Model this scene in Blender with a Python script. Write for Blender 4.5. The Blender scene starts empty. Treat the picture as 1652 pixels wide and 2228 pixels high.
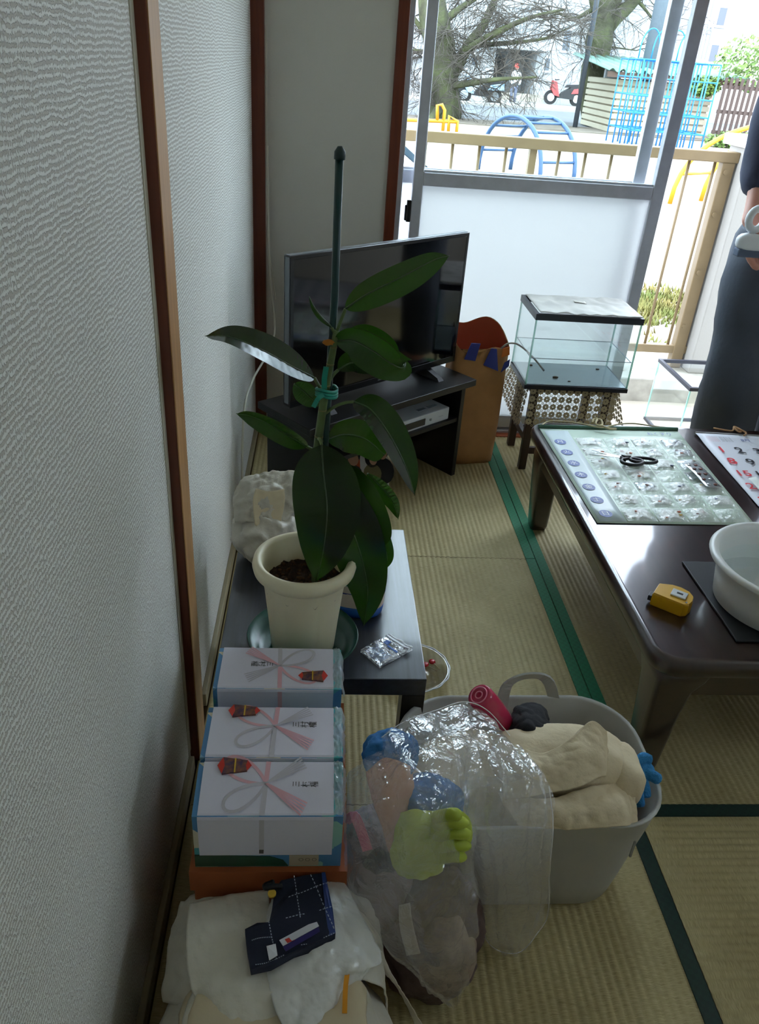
import bpy, bmesh, math, random
from mathutils import Vector, Matrix, noise

SKY_STRENGTH, EXPOSURE = 1.0, 3.35

# ------------------------------------------------------------------ camera
F_PX, IMG_W, IMG_H = 1700.0, 1652.0, 2228.0
YAW, PITCH, ROLL = math.radians(5.4), math.radians(30.3), math.radians(4.45)
CAM = Vector((0.235, 0.0, 1.25))
_f = Vector((math.sin(YAW) * math.cos(PITCH), math.cos(YAW) * math.cos(PITCH), -math.sin(PITCH)))
_r0 = Vector((math.cos(YAW), -math.sin(YAW), 0))
_u0 = _r0.cross(_f)
_r = _r0 * math.cos(ROLL) + _u0 * math.sin(ROLL)
_u = _u0 * math.cos(ROLL) - _r0 * math.sin(ROLL)
scene = bpy.context.scene
cam_data = bpy.data.cameras.new('camera')
cam = bpy.data.objects.new('camera', cam_data)
scene.collection.objects.link(cam)
cam.matrix_world = Matrix(((_r.x, _u.x, -_f.x, CAM.x), (_r.y, _u.y, -_f.y, CAM.y), (_r.z, _u.z, -_f.z, CAM.z), (0, 0, 0, 1)))
cam_data.sensor_fit = 'VERTICAL'
cam_data.sensor_height = 24.0
cam_data.lens = 24.0 * F_PX / IMG_H
cam_data.clip_start = 0.02
cam_data.clip_end = 400
scene.camera = cam

# ------------------------------------------------------------------ sky, light, exposure
world = bpy.data.worlds.new('overcast_sky')
scene.world = world
world.use_nodes = True
_bg = world.node_tree.nodes['Background']
_bg.inputs[0].default_value = (0.79, 0.90, 1.06, 1)
_bg.inputs[1].default_value = SKY_STRENGTH
scene.view_settings.view_transform = 'Standard'
scene.view_settings.look = 'None'
scene.view_settings.gamma = 1.0
scene.view_settings.exposure = EXPOSURE
scene.view_settings.use_curve_mapping = False
scene.cycles.max_bounces = 14
scene.cycles.diffuse_bounces = 7
scene.cycles.glossy_bounces = 6
scene.cycles.transmission_bounces = 10
scene.cycles.transparent_max_bounces = 24
scene.cycles.sample_clamp_indirect = 8.0
scene.cycles.use_denoising = True

# ------------------------------------------------------------------ where a point of the place lies
def ray(px, py):
    return (_f * F_PX + _r * (px - IMG_W / 2) - _u * (py - IMG_H / 2)).normalized()
def atz(px, py, z=0.0):
    v = ray(px, py); return CAM + v * ((z - CAM.z) / v.z)
def atx(px, py, x=0.0):
    v = ray(px, py); return CAM + v * ((x - CAM.x) / v.x)
def aty(px, py, y):
    v = ray(px, py); return CAM + v * ((y - CAM.y) / v.y)

# ------------------------------------------------------------------ materials
def lin(h):
    h = h.lstrip('#'); out = []
    for i in (0, 2, 4):
        c = int(h[i:i + 2], 16) / 255
        out.append(c / 12.92 if c <= 0.04045 else ((c + 0.055) / 1.055) ** 2.4)
    return tuple(out) + (1.0,)
MATS = {}
def _new(name):
    m = bpy.data.materials.new(name); m.use_nodes = True
    return m, m.node_tree, m.node_tree.nodes, m.node_tree.links
def setin(b, key, v):
    if key in b.inputs: b.inputs[key].default_value = v
def mat(name, col, rough=0.5, metal=0.0, spec=0.5, var=0.0, vscale=20.0, vstretch=(1, 1, 1), bump=0.0, bscale=60.0, bdist=0.002,
        trans=0.0, coat=0.0, col2=None, sheen=0.0, emit=0.0, subsurf=0.0):
    if name in MATS: return MATS[name]
    m, nt, N, L = _new(name)
    b = N['Principled BSDF']
    c = lin(col) if isinstance(col, str) else tuple(col) + (1.0,)
    b.inputs['Base Color'].default_value = c
    b.inputs['Roughness'].default_value = rough
    b.inputs['Metallic'].default_value = metal
    setin(b, 'Specular IOR Level', spec)
    setin(b, 'Transmission Weight', trans)
    setin(b, 'Coat Weight', coat); setin(b, 'Coat Roughness', 0.08)
    setin(b, 'Sheen Weight', sheen)
    if subsurf: setin(b, 'Subsurface Weight', subsurf); setin(b, 'Subsurface Radius', (0.01, 0.008, 0.006))
    if emit: setin(b, 'Emission Color', c); setin(b, 'Emission Strength', emit)
    tc = None
    if var or bump or col2:
        tc = N.new('ShaderNodeTexCoord'); mp = N.new('ShaderNodeMapping')
        mp.inputs['Scale'].default_value = vstretch
        L.new(tc.outputs['Object'], mp.inputs['Vector'])
    if var or col2:
        nz = N.new('ShaderNodeTexNoise'); nz.inputs['Scale'].default_value = vscale; nz.inputs['Detail'].default_value = 5
        L.new(mp.outputs[0], nz.inputs['Vector'])
        rp = N.new('ShaderNodeValToRGB')
        d = lin(col2) if col2 else tuple(min(1, x * (1 + var)) for x in c[:3]) + (1,)
        e = c if col2 else tuple(x * (1 - var) for x in c[:3]) + (1,)
        rp.color_ramp.elements[0].position = 0.35; rp.color_ramp.elements[1].position = 0.68
        rp.color_ramp.elements[0].color = e; rp.color_ramp.elements[1].color = d
        L.new(nz.outputs['Fac'], rp.inputs['Fac']); L.new(rp.outputs['Color'], b.inputs['Base Color'])
    if bump:
        n2 = N.new('ShaderNodeTexNoise'); n2.inputs['Scale'].default_value = bscale; n2.inputs['Detail'].default_value = 4
        L.new(mp.outputs[0], n2.inputs['Vector'])
        bp = N.new('ShaderNodeBump'); bp.inputs['Strength'].default_value = bump; bp.inputs['Distance'].default_value = bdist
        L.new(n2.outputs['Fac'], bp.inputs['Height']); L.new(bp.outputs['Normal'], b.inputs['Normal'])
    MATS[name] = m
    return m
def film(name, tint, clear=0.75, rough=0.12, white=0.5, bscale=60, bump=0.5, shine=0.25, base=0.03):
    """thin plastic or glass sheet: lets light straight through and shines"""
    m, nt, N, L = _new(name)
    for n in list(N):
        if n.type == 'BSDF_PRINCIPLED': N.remove(n)
    out = [n for n in N if n.type == 'OUTPUT_MATERIAL'][0]
    tr = N.new('ShaderNodeBsdfTransparent'); tr.inputs[0].default_value = lin(tint)
    gl = N.new('ShaderNodeBsdfGlossy'); gl.inputs['Roughness'].default_value = rough; gl.inputs[0].default_value = (1, 1, 1, 1)
    lw = N.new('ShaderNodeLayerWeight'); lw.inputs['Blend'].default_value = 0.3
    mx = N.new('ShaderNodeMixShader')
    mth = N.new('ShaderNodeMath'); mth.operation = 'MULTIPLY_ADD'
    mth.inputs[1].default_value = shine; mth.inputs[2].default_value = base
    L.new(lw.outputs['Facing'], mth.inputs[0]); L.new(mth.outputs[0], mx.inputs['Fac'])
    last = tr
    if clear < 1:
        df = N.new('ShaderNodeBsdfDiffuse'); df.inputs[0].default_value = (white, white, white, 1)
        tl = N.new('ShaderNodeBsdfTranslucent'); tl.inputs[0].default_value = (white, white, white, 1)
        m0 = N.new('ShaderNodeMixShader'); m0.inputs['Fac'].default_value = 0.5
        L.new(df.outputs[0], m0.inputs[1]); L.new(tl.outputs[0], m0.inputs[2])
        m1 = N.new('ShaderNodeMixShader'); m1.inputs['Fac'].default_value = 1 - clear
        L.new(tr.outputs[0], m1.inputs[1]); L.new(m0.outputs[0], m1.inputs[2]); last = m1
    L.new(last.outputs[0], mx.inputs[1]); L.new(gl.outputs[0], mx.inputs[2])
    if bump:
        tc = N.new('ShaderNodeTexCoord'); nz = N.new('ShaderNodeTexNoise'); nz.inputs['Scale'].default_value = bscale
        nz.inputs['Detail'].default_value = 3; nz.inputs['Distortion'].default_value = 1.2
        L.new(tc.outputs['Object'], nz.inputs['Vector'])
        bp = N.new('ShaderNodeBump'); bp.inputs['Strength'].default_value = bump; bp.inputs['Distance'].default_value = 0.01
        L.new(nz.outputs['Fac'], bp.inputs['Height']); L.new(bp.outputs[0], gl.inputs['Normal']); L.new(bp.outputs[0], lw.inputs['Normal'])
    L.new(mx.outputs[0], out.inputs[0])
    MATS[name] = m
    return m
def wood(name, c1, c2, rough=0.35, scale=8.0, axis='Z', coat=0.0):
    m, nt, N, L = _new(name); b = N['Principled BSDF']
    tc = N.new('ShaderNodeTexCoord'); mp = N.new('ShaderNodeMapping')
    s = {'X': (0.06, 1, 1), 'Y': (1, 0.06, 1), 'Z': (1, 1, 0.06)}[axis]
    mp.inputs['Scale'].default_value = s
    nz = N.new('ShaderNodeTexNoise'); nz.inputs['Scale'].default_value = scale * 12; nz.inputs['Detail'].default_value = 6; nz.inputs['Roughness'].default_value = 0.65
    rp = N.new('ShaderNodeValToRGB'); rp.color_ramp.elements[0].color = lin(c1); rp.color_ramp.elements[1].color = lin(c2)
    rp.color_ramp.elements[0].position = 0.3; rp.color_ramp.elements[1].position = 0.72
    L.new(tc.outputs['Object'], mp.inputs[0]); L.new(mp.outputs[0], nz.inputs['Vector']); L.new(nz.outputs['Fac'], rp.inputs[0]); L.new(rp.outputs[0], b.inputs['Base Color'])
    bp = N.new('ShaderNodeBump'); bp.inputs['Strength'].default_value = 0.12; bp.inputs['Distance'].default_value = 0.001
    L.new(nz.outputs['Fac'], bp.inputs['Height']); L.new(bp.outputs[0], b.inputs['Normal'])
    b.inputs['Roughness'].default_value = rough; setin(b, 'Coat Weight', coat); setin(b, 'Coat Roughness', 0.07); setin(b, 'Coat IOR', 1.6)
    MATS[name] = m
    return m

# ------------------------------------------------------------------ mesh building
class MB:
    def __init__(self): self.v = []; self.f = []; self.s = []
    def add(self, vs, fs, smooth=False):
        o = len(self.v); self.v += [Vector(p) for p in vs]
        self.f += [tuple(i + o for i in q) for q in fs]; self.s += [smooth] * len(fs)
        return self
    def box(self, a, b, bev=0.0, M=None):
        x0, y0, z0 = a; x1, y1, z1 = b
        if bev:
            bm = bmesh.new(); bmesh.ops.create_cube(bm, size=1)
            for v in bm.verts: v.co = Vector(((x0 + x1) / 2 + v.co.x * (x1 - x0), (y0 + y1) / 2 + v.co.y * (y1 - y0), (z0 + z1) / 2 + v.co.z * (z1 - z0)))
            bmesh.ops.bevel(bm, geom=bm.edges[:], offset=bev, segments=2, affect='EDGES', profile=0.5)
            bm.verts.index_update()
            vs = [v.co.copy() for v in bm.verts]; fs = [tuple(v.index for v in f.verts) for f in bm.faces]; bm.free()
        else:
            vs = [Vector(p) for p in ((x0, y0, z0), (x1, y0, z0), (x1, y1, z0), (x0, y1, z0), (x0, y0, z1), (x1, y0, z1), (x1, y1, z1), (x0, y1, z1))]
            fs = [(0, 3, 2, 1), (4, 5, 6, 7), (0, 1, 5, 4), (1, 2, 6, 5), (2, 3, 7, 6), (3, 0, 4, 7)]
        if M is not None: vs = [M @ v for v in vs]
        return self.add(vs, fs)
    def hexa(self, bot, top):
        return self.add(list(bot) + list(top), [(0, 3, 2, 1), (4, 5, 6, 7), (0, 1, 5, 4), (1, 2, 6, 5), (2, 3, 7, 6), (3, 0, 4, 7)])
    def tube(self, pts, r, seg=10, caps=True, r1=None, smooth=True):
        pts = [Vector(p) for p in pts]; n = len(pts); rs = r if isinstance(r, (list, tuple)) else [r + ((r1 if r1 is not None else r) - r) * i / max(1, n - 1) for i in range(n)]
        prev = None; rings = []
        for i, p in enumerate(pts):
            t = (pts[min(i + 1, n - 1)] - pts[max(i - 1, 0)])
            t = t.normalized() if t.length > 1e-9 else Vector((0, 0, 1))
            if prev is None:
                a = Vector((0, 0, 1)) if abs(t.z) < 0.9 else Vector((1, 0, 0)); prev = t.cross(a).normalized()
            prev = (prev - t * prev.dot(t)); prev = prev.normalized() if prev.length > 1e-6 else t.orthogonal().normalized()
            b = t.cross(prev)
            rings.append([p + (prev * math.cos(2 * math.pi * k / seg) + b * math.sin(2 * math.pi * k / seg)) * rs[i] for k in range(seg)])
        return self.loft(rings, caps, smooth)
    def loft(self, rings, caps=True, smooth=True, closed=True):
        o = len(self.v); k = len(rings[0])
        vs = [p for r in rings for p in r]; fs = []
        for i in range(len(rings) - 1):
            for j in range(k if closed else k - 1):
                a = i * k + j; b = i * k + (j + 1) % k
                fs.append((a, b, b + k, a + k))
        self.add(vs, fs, smooth)
        if caps and closed:
            self.add([], [])
            self.f.append(tuple(o + j for j in reversed(range(k)))); self.s.append(False)
            self.f.append(tuple(o + (len(rings) - 1) * k + j for j in range(k))); self.s.append(False)
        return self
    def lathe(self, prof, c=(0, 0, 0), seg=40, smooth=True, sx=1, sy=1):
        c = Vector(c)
        rings = [[c + Vector((r * sx * math.cos(2 * math.pi * k / seg), r * sy * math.sin(2 * math.pi * k / seg), z)) for k in range(seg)] for r, z in prof]
        return self.loft(rings, caps=False, smooth=smooth)
    def prism(self, poly, h, M=None):
        n = len(poly); vs = [Vector((p[0], p[1], 0)) for p in poly] + [Vector((p[0], p[1], h)) for p in poly]
        if M is not None: vs = [M @ v for v in vs]
        fs = [tuple(reversed(range(n))), tuple(range(n, 2 * n))] + [(i, (i + 1) % n, (i + 1) % n + n, i + n) for i in range(n)]
        return self.add(vs, fs)
    def grid(self, fn, nu, nv, smooth=True):
        vs = [fn(i / nu, j / nv) for j in range(nv + 1) for i in range(nu + 1)]
        fs = [(j * (nu + 1) + i, j * (nu + 1) + i + 1, (j + 1) * (nu + 1) + i + 1, (j + 1) * (nu + 1) + i) for j in range(nv) for i in range(nu)]
        return self.add(vs, fs, smooth)
WORLD_AT = {}
COL = scene.collection
def obj(name, mb, material=None, parent=None, kind=None, solid=0.0, subd=0, origin=None, label=None, recalc=True):
    vs = mb.v
    lo = Vector((min(p.x for p in vs), min(p.y for p in vs), min(p.z for p in vs)))
    hi = Vector((max(p.x for p in vs), max(p.y for p in vs), max(p.z for p in vs)))
    org = Vector(origin) if origin is not None else Vector(((lo.x + hi.x) / 2, (lo.y + hi.y) / 2, lo.z))
    me = bpy.data.meshes.new(name)
    me.from_pydata([p - org for p in vs], [], mb.f)
    if recalc:
        bm = bmesh.new(); bm.from_mesh(me); bmesh.ops.recalc_face_normals(bm, faces=bm.faces[:]); bm.to_mesh(me); bm.free()
    for p, s in zip(me.polygons, mb.s): p.use_smooth = s
    if material is not None: me.materials.append(material)
    o = bpy.data.objects.new(name, me); COL.objects.link(o)
    WORLD_AT[o] = org
    if parent is not None:
        o.parent = parent; o.location = org - WORLD_AT[parent]
    else: o.location = org
    if kind: o['kind'] = kind
    if label: o['label'] = label
    if subd:
        md = o.modifiers.new('smooth', 'SUBSURF'); md.levels = subd; md.render_levels = subd
    if solid:
        md = o.modifiers.new('thickness', 'SOLIDIFY'); md.thickness = solid; md.offset = 0
    return o
def thing(name, label, cat, loc, group=None):
    o = bpy.data.objects.new(name, None); COL.objects.link(o)
    o.empty_display_size = 0.05
    o.location = loc; WORLD_AT[o] = Vector(loc)
    o['label'] = label; o['category'] = cat
    if group: o['group'] = group
    return o
def tag(o, label, cat, group=None):
    o['label'] = label; o['category'] = cat
    if group: o['group'] = group
    return o
def again(src, shift, parent=None, name=None):
    """a copy of one object sharing its mesh, moved by shift"""
    c = src.copy(); COL.objects.link(c); c.location = src.location + Vector(shift)
    WORLD_AT[c] = WORLD_AT[src] + Vector(shift)
    if parent is not None: c.parent = parent
    return c
def copy_tree(src, shift, parent=None):
    c = src.copy(); COL.objects.link(c)
    if parent is None: c.location = src.location + Vector(shift)
    else: c.parent = parent
    WORLD_AT[c] = WORLD_AT[src] + Vector(shift)
    for ch in list(src.children): copy_tree(ch, shift, c)
    return c
def rotz(a, c=(0, 0, 0)):
    c = Vector(c)
    return Matrix.Translation(c) @ Matrix.Rotation(a, 4, 'Z')
def frame(o, x, y):
    """matrix with origin o, x along x, y along y (made square)"""
    x = Vector(x).normalized(); z = x.cross(Vector(y)).normalized(); y = z.cross(x)
    return Matrix(((x.x, y.x, z.x, o[0]), (x.y, y.y, z.y, o[1]), (x.z, y.z, z.z, o[2]), (0, 0, 0, 1)))
def cr(p0, p1, p2, p3, t):
    return (p1 * 2 + (p2 - p0) * t + (p0 * 2 - p1 * 5 + p2 * 4 - p3) * t * t + (p1 * 3 - p0 - p2 * 3 + p3) * t ** 3) * 0.5
def curve(pts, t):
    n = len(pts) - 1; f = min(max(t, 0), 1) * n; i = min(int(f), n - 1); f -= i
    g = lambda k: pts[min(max(k, 0), n)]
    p0 = g(i - 1) if i > 0 else g(0) * 2 - g(1)
    p3 = g(i + 2) if i + 2 <= n else g(n) * 2 - g(n - 1)
    return cr(p0, g(i), g(i + 1), p3, f)
def smooth_path(pts, n=24):
    pts = [Vector(p) for p in pts]
    return [curve(pts, i / n) for i in range(n + 1)]
def ridged(p, sc, seed=0.0, oct=3):
    q = Vector((p[0] * sc + seed * 7.3, p[1] * sc - seed * 3.1, p[2] * sc + seed))
    s = 0; a = 1; t = 0
    for _ in range(oct):
        s += a * (1 - 2 * abs(noise.noise(q))); t += a; a *= 0.5; q = q * 2.03
    return s / t
def patch(ctrl, nu=40, nv=40, amp=0.0, sc=18.0, seed=1.0, mb=None, fold=0.0, nf=5.0):
    """smooth sheet through a net of control points (rows of equal length), crumpled by amp"""
    rows = [[Vector(p) for p in r] for r in ctrl]
    def base(u, v): return curve([curve(r, u) for r in rows], v)
    def fn(u, v):
        p = base(u, v)
        if amp:
            e = 0.01
            n = (base(min(u + e, 1), v) - base(max(u - e, 0), v)).cross(base(u, min(v + e, 1)) - base(u, max(v - e, 0)))
            if n.length > 1e-12: p = p + n.normalized() * (amp * (ridged(p, sc, seed) - 0.4) + fold * (1 - 2 * abs(math.sin(nf * math.pi * (u + .12 * noise.noise(Vector((v * 3, u * 2, seed)))) * .5))) * (.4 + .6 * abs(noise.noise(Vector((u * 3, v * 2, seed + 4))))))
        return p
    return (mb or MB()).grid(fn, nu, nv)
def blob(c, r, seed=1.0, amp=0.15, sc=8.0, floor=None, sub=4, oct=3, power=2.0, M=None, squash=0.25):
    """crumpled lump: rounded block c, r pushed in and out by folds; rests flat on floor"""
    bm = bmesh.new(); bmesh.ops.create_icosphere(bm, subdivisions=sub, radius=1)
    mb = MB(); vs = []; c = Vector(c)
    for v in bm.verts:
        n = v.co.normalized()
        k = (abs(n.x) ** power + abs(n.y) ** power + abs(n.z) ** power) ** (-1 / power)
        p = Vector((n.x * r[0], n.y * r[1], n.z * r[2])) * k
        d = ridged(p, sc, seed, oct) - 0.35
        p = p * (1 + amp * d)
        if M is not None: p = M @ p
        p = p + c
        if floor is not None and p.z < floor: p.z = floor + (p.z - floor) * 0.0 + 0.0005
        vs.append(p)
    bm.verts.index_update()
    mb.add(vs, [tuple(v.index for v in f.verts) for f in bm.faces], True); bm.free()
    return mb
def text_mb(s, size, M, depth=0.0, bold=0.0):
    cu = bpy.data.curves.new('lettering', 'FONT'); cu.body = s; cu.size = size; cu.align_x = 'CENTER'; cu.align_y = 'CENTER'
    cu.extrude = depth; cu.offset = bold; cu.resolution_u = 3
    o = bpy.data.objects.new('lettering', cu); COL.objects.link(o)
    dg = bpy.context.evaluated_depsgraph_get(); dg.update()
    me = o.evaluated_get(dg).to_mesh()
    mb = MB()
    if len(me.polygons): mb.add([M @ v.co for v in me.vertices], [tuple(p.vertices) for p in me.polygons])
    o.evaluated_get(dg).to_mesh_clear(); bpy.data.objects.remove(o); bpy.data.curves.remove(cu)
    return mb
def join(*mbs):
    r = MB()
    for m in mbs:
        o = len(r.v); r.v += m.v; r.f += [tuple(i + o for i in q) for q in m.f]; r.s += m.s
    return r
def ribbon(pts, w, n, closed=False):
    """flat strip of width w (number or list) along pts lying in the plane with normal n"""
    pts = [Vector(p) for p in pts]; n = Vector(n).normalized(); mb = MB(); vs = []
    for i, p in enumerate(pts):
        t = (pts[min(i + 1, len(pts) - 1)] - pts[max(i - 1, 0)]).normalized()
        s = n.cross(t).normalized(); ww = w[i] if isinstance(w, list) else w
        vs += [p - s * ww / 2, p + s * ww / 2]
    return mb.add(vs, [(2 * i, 2 * i + 1, 2 * i + 3, 2 * i + 2) for i in range(len(pts) - 1)])

# ================================================================== the room
YB = 2.757          # inner face of the window wall
RX, RY, RZ = 2.64, -0.76, 2.40
def wallpaper(name, ax):
    """cream vinyl embossed with rows of small upright pits"""
    m, nt, N, L = _new(name); b = N['Principled BSDF']
    b.inputs['Base Color'].default_value = lin('#dddcd4'); b.inputs['Roughness'].default_value = 0.62; setin(b, 'Specular IOR Level', 0.35)
    g = N.new('ShaderNodeNewGeometry'); sx = N.new('ShaderNodeSeparateXYZ'); L.new(g.outputs['Position'], sx.inputs[0])
    cb = N.new('ShaderNodeCombineXYZ'); L.new(sx.outputs[ax], cb.inputs[0]); L.new(sx.outputs['Z'], cb.inputs[1])
    mp = N.new('ShaderNodeMapping'); mp.inputs['Scale'].default_value = (430, 230, 1); L.new(cb.outputs[0], mp.inputs[0])
    nz = N.new('ShaderNodeTexNoise'); nz.inputs['Scale'].default_value = 1.0; nz.inputs['Detail'].default_value = 1.0; L.new(mp.outputs[0], nz.inputs['Vector'])
    wv = N.new('ShaderNodeTexWave'); wv.wave_type = 'BANDS'; wv.bands_direction = 'Y'; wv.wave_profile = 'SIN'
    wv.inputs['Scale'].default_value = 50; wv.inputs['Distortion'].default_value = 5.0; wv.inputs['Detail'].default_value = 1.5; wv.inputs['Detail Scale'].default_value = 0.6
    L.new(cb.outputs[0], wv.inputs['Vector'])
    ad = N.new('ShaderNodeMath'); ad.operation = 'MULTIPLY_ADD'; ad.inputs[1].default_value = 0.30; L.new(wv.outputs['Fac'], ad.inputs[0]); L.new(nz.outputs['Fac'], ad.inputs[2])
    rp = N.new('ShaderNodeMapRange'); rp.interpolation_type = 'SMOOTHSTEP'; rp.inputs['From Min'].default_value = 0.55; rp.inputs['From Max'].default_value = 0.70; L.new(ad.outputs[0], rp.inputs['Value'])
    bp = N.new('ShaderNodeBump'); bp.inputs['Strength'].default_value = 0.9; bp.inputs['Distance'].default_value = 0.0016
    L.new(rp.outputs[0], bp.inputs['Height']); L.new(bp.outputs[0], b.inputs['Normal'])
    # pits coloured darker than the raised vinyl: relief shade put into the colour
    cr_ = N.new('ShaderNodeMix'); cr_.data_type = 'RGBA'; cr_.inputs[6].default_value = lin('#c2beb4'); cr_.inputs[7].default_value = lin('#e8e9e3')
    L.new(rp.outputs[0], cr_.inputs[0]); L.new(cr_.outputs[2], b.inputs['Base Color'])
    MATS[name] = m
    return m
M_WALL_L = wallpaper('embossed_wallpaper_side', 'Y')
M_WALL_B = mat('plain_wallpaper', '#cfccc2', 0.8, bump=0.5, bscale=900, bdist=0.0008)
M_POST = wood('red_brown_wood', '#5a2412', '#74351c', 0.4, 6)
M_POSTL = wood('worn_pillar_wood', '#5c2a18', '#74371f', 0.42, 5)
M_ALU = mat('grey_aluminium', '#c6c8d0', 0.35, metal=0.1, var=0.05, vscale=30)
M_ALU_L = mat('pale_aluminium', '#c4c9ce', 0.35, metal=0.2)
M_CEIL = mat('ceiling_board', '#d8d2c4', 0.8)

# floor slab and tatami
floor = obj('floor', MB().box((-0.05, RY - 0.05, -0.10), (RX + 0.05, YB, -0.012)), mat('floor_board', '#6b5638', 0.8), kind='structure')
def tatami_material():
    m, nt, N, L = _new('woven_rush'); b = N['Principled BSDF']
    tc = N.new('ShaderNodeTexCoord')
    mp = N.new('ShaderNodeMapping'); mp.inputs['Scale'].default_value = (60, 900, 1); L.new(tc.outputs['Object'], mp.inputs[0])
    nz = N.new('ShaderNodeTexNoise'); nz.inputs['Scale'].default_value = 1; nz.inputs['Detail'].default_value = 3; L.new(mp.outputs[0], nz.inputs['Vector'])
    n2 = N.new('ShaderNodeTexNoise'); n2.inputs['Scale'].default_value = 5; n2.inputs['Detail'].default_value = 4; L.new(tc.outputs['Object'], n2.inputs['Vector'])
    mx = N.new('ShaderNodeMath'); mx.operation = 'MULTIPLY_ADD'; mx.inputs[1].default_value = 0.55; L.new(n2.outputs['Fac'], mx.inputs[0]); L.new(nz.outputs['Fac'], mx.inputs[2])
    rp = N.new('ShaderNodeValToRGB'); rp.color_ramp.elements[0].position = 0.5; rp.color_ramp.elements[1].position = 1.05
    rp.color_ramp.elements[0].color = lin('#97885a'); rp.color_ramp.elements[1].color = lin('#c8ba8c')
    L.new(mx.outputs[0], rp.inputs[0]); L.new(rp.outputs[0], b.inputs['Base Color'])
    bp = N.new('ShaderNodeBump'); bp.inputs['Strength'].default_value = 0.5; bp.inputs['Distance'].default_value = 0.0012
    L.new(nz.outputs['Fac'], bp.inputs['Height']); L.new(bp.outputs[0], b.inputs['Normal'])
    b.inputs['Roughness'].default_value = 0.55; setin(b, 'Specular IOR Level', 0.35)
    return m
M_TATAMI = tatami_material()
def rect_y(x0, x1, y0, y1, z0, z1, w): return MB().box((x0, y0, z0), (x1, y1, z0 + w)).box((x0, y0, z1 - w), (x1, y1, z1)).box((x0, y0, z0 + w), (x1, y0 + w, z1 - w)).box((x0, y1 - w, z0 + w), (x1, y1, z1 - w))
def heri_material(name, c1, c2):
    m, nt, N, L = _new(name); b = N['Principled BSDF']
    tc = N.new('ShaderNodeTexCoord'); w = N.new('ShaderNodeTexChecker'); w.inputs['Scale'].default_value = 120
    w.inputs[1].default_value = lin(c1); w.inputs[2].default_value = lin(c2); L.new(tc.outputs['Object'], w.inputs['Vector'])
    L.new(w.outputs[0], b.inputs['Base Color']); b.inputs['Roughness'].default_value = 0.55
    MATS[name] = m
    return m
M_HERI_G = heri_material('green_border_cloth', '#0d6b46', '#12764e')
M_HERI_K = heri_material('dark_border_cloth', '#0b2a22', '#0e3027')
HB = 0.0275
def ribs(w, l):
    """ribbed mat w wide, l long along y, ribs along y, origin at its middle, top of ribs z = 0"""
    mb = MB(); n = int(w / 0.0146); st = w / n; xs = []; zs = []
    for i in range(n):
        for k, z in ((0.0, -0.0022), (0.22, -0.0004), (0.5, 0.0), (0.78, -0.0004)):
            xs.append(-w / 2 + st * (i + k)); zs.append(z)
    xs.append(w / 2); zs.append(-0.0022)
    vs = []
    for x, z in zip(xs, zs): vs += [Vector((x, -l / 2, z)), Vector((x, l / 2, z))]
    mb.add(vs, [(2 * i, 2 * i + 2, 2 * i + 3, 2 * i + 1) for i in range(len(xs) - 1)], True)
    h = -0.012
    mb.add([(-w / 2, -l / 2, h), (w / 2, -l / 2, h), (w / 2, l / 2, h), (-w / 2, l / 2, h), (-w / 2, -l / 2, -.0022), (w / 2, -l / 2, -.0022), (w / 2, l / 2, -.0022), (-w / 2, l / 2, -.0022)],
           [(0, 3, 2, 1), (0, 1, 5, 4), (1, 2, 6, 5), (2, 3, 7, 6), (3, 0, 4, 7)])
    return mb
def tatami(x0, x1, y0, y1, along, borders):
    """borders: list of (side, material)"""
    g = 0.0012; x0 += g; x1 -= g; y0 += g; y1 -= g
    w, l = (x1 - x0, y1 - y0) if along == 'Y' else (y1 - y0, x1 - x0)
    o = obj('tatami_mat', ribs(w, l), M_TATAMI, origin=(0, 0, 0), recalc=False)
    o.parent = floor; c = Vector(((x0 + x1) / 2, (y0 + y1) / 2, 0)); o.location = c - WORLD_AT[floor]; WORLD_AT[o] = c
    if along == 'X': o.rotation_euler.z = math.pi / 2
    for side, m in borders:
        mb = MB()
        a = {'R': (x1 - HB, y0, -.006), 'L': (x0, y0, -.006), 'T': (x0, y1 - HB, -.006), 'B': (x0, y0, -.006)}[side]
        b = {'R': (x1, y1, .0014), 'L': (x0 + HB, y1, .0014), 'T': (x1, y1, .0014), 'B': (x1, y0 + HB, .0014)}[side]
        if along == 'X':   # local frame of the turned mat
            q = Matrix.Rotation(-math.pi / 2, 4, 'Z'); mid = c
            mb.box(a, b); mb.v = [q @ (v - mid) for v in mb.v]
            ob = obj('border_cloth', mb, m, origin=(0, 0, 0)); ob.parent = o; ob.location = (0, 0, 0)
        else:
            obj('border_cloth', mb.box(a, b), m, o)
XM = 0.8835
tatami(0.012, XM, 1.883, YB - 0.02, 'Y', [('R', M_HERI_G)])
tatami(0.012, XM, 1.012, 1.883, 'Y', [('R', M_HERI_G)])
tatami(0.012, XM, 0.13, 1.012, 'Y', [('R', M_HERI_K)])
tatami(XM, 1.762, 1.012, YB - 0.02, 'Y', [('L', M_HERI_G), ('R', M_HERI_G)])
tatami(1.762, RX, 1.012, YB - 0.02, 'Y', [('L', M_HERI_G)])
tatami(XM, RX, 0.13, 1.012, 'X', [('T', M_HERI_K), ('B', M_HERI_K)])
tatami(0.012, RX - 0.88, RY, 0.13, 'X', [('T', M_HERI_K)])
tatami(RX - 0.88, RX, RY, 0.13, 'Y', [])

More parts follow.
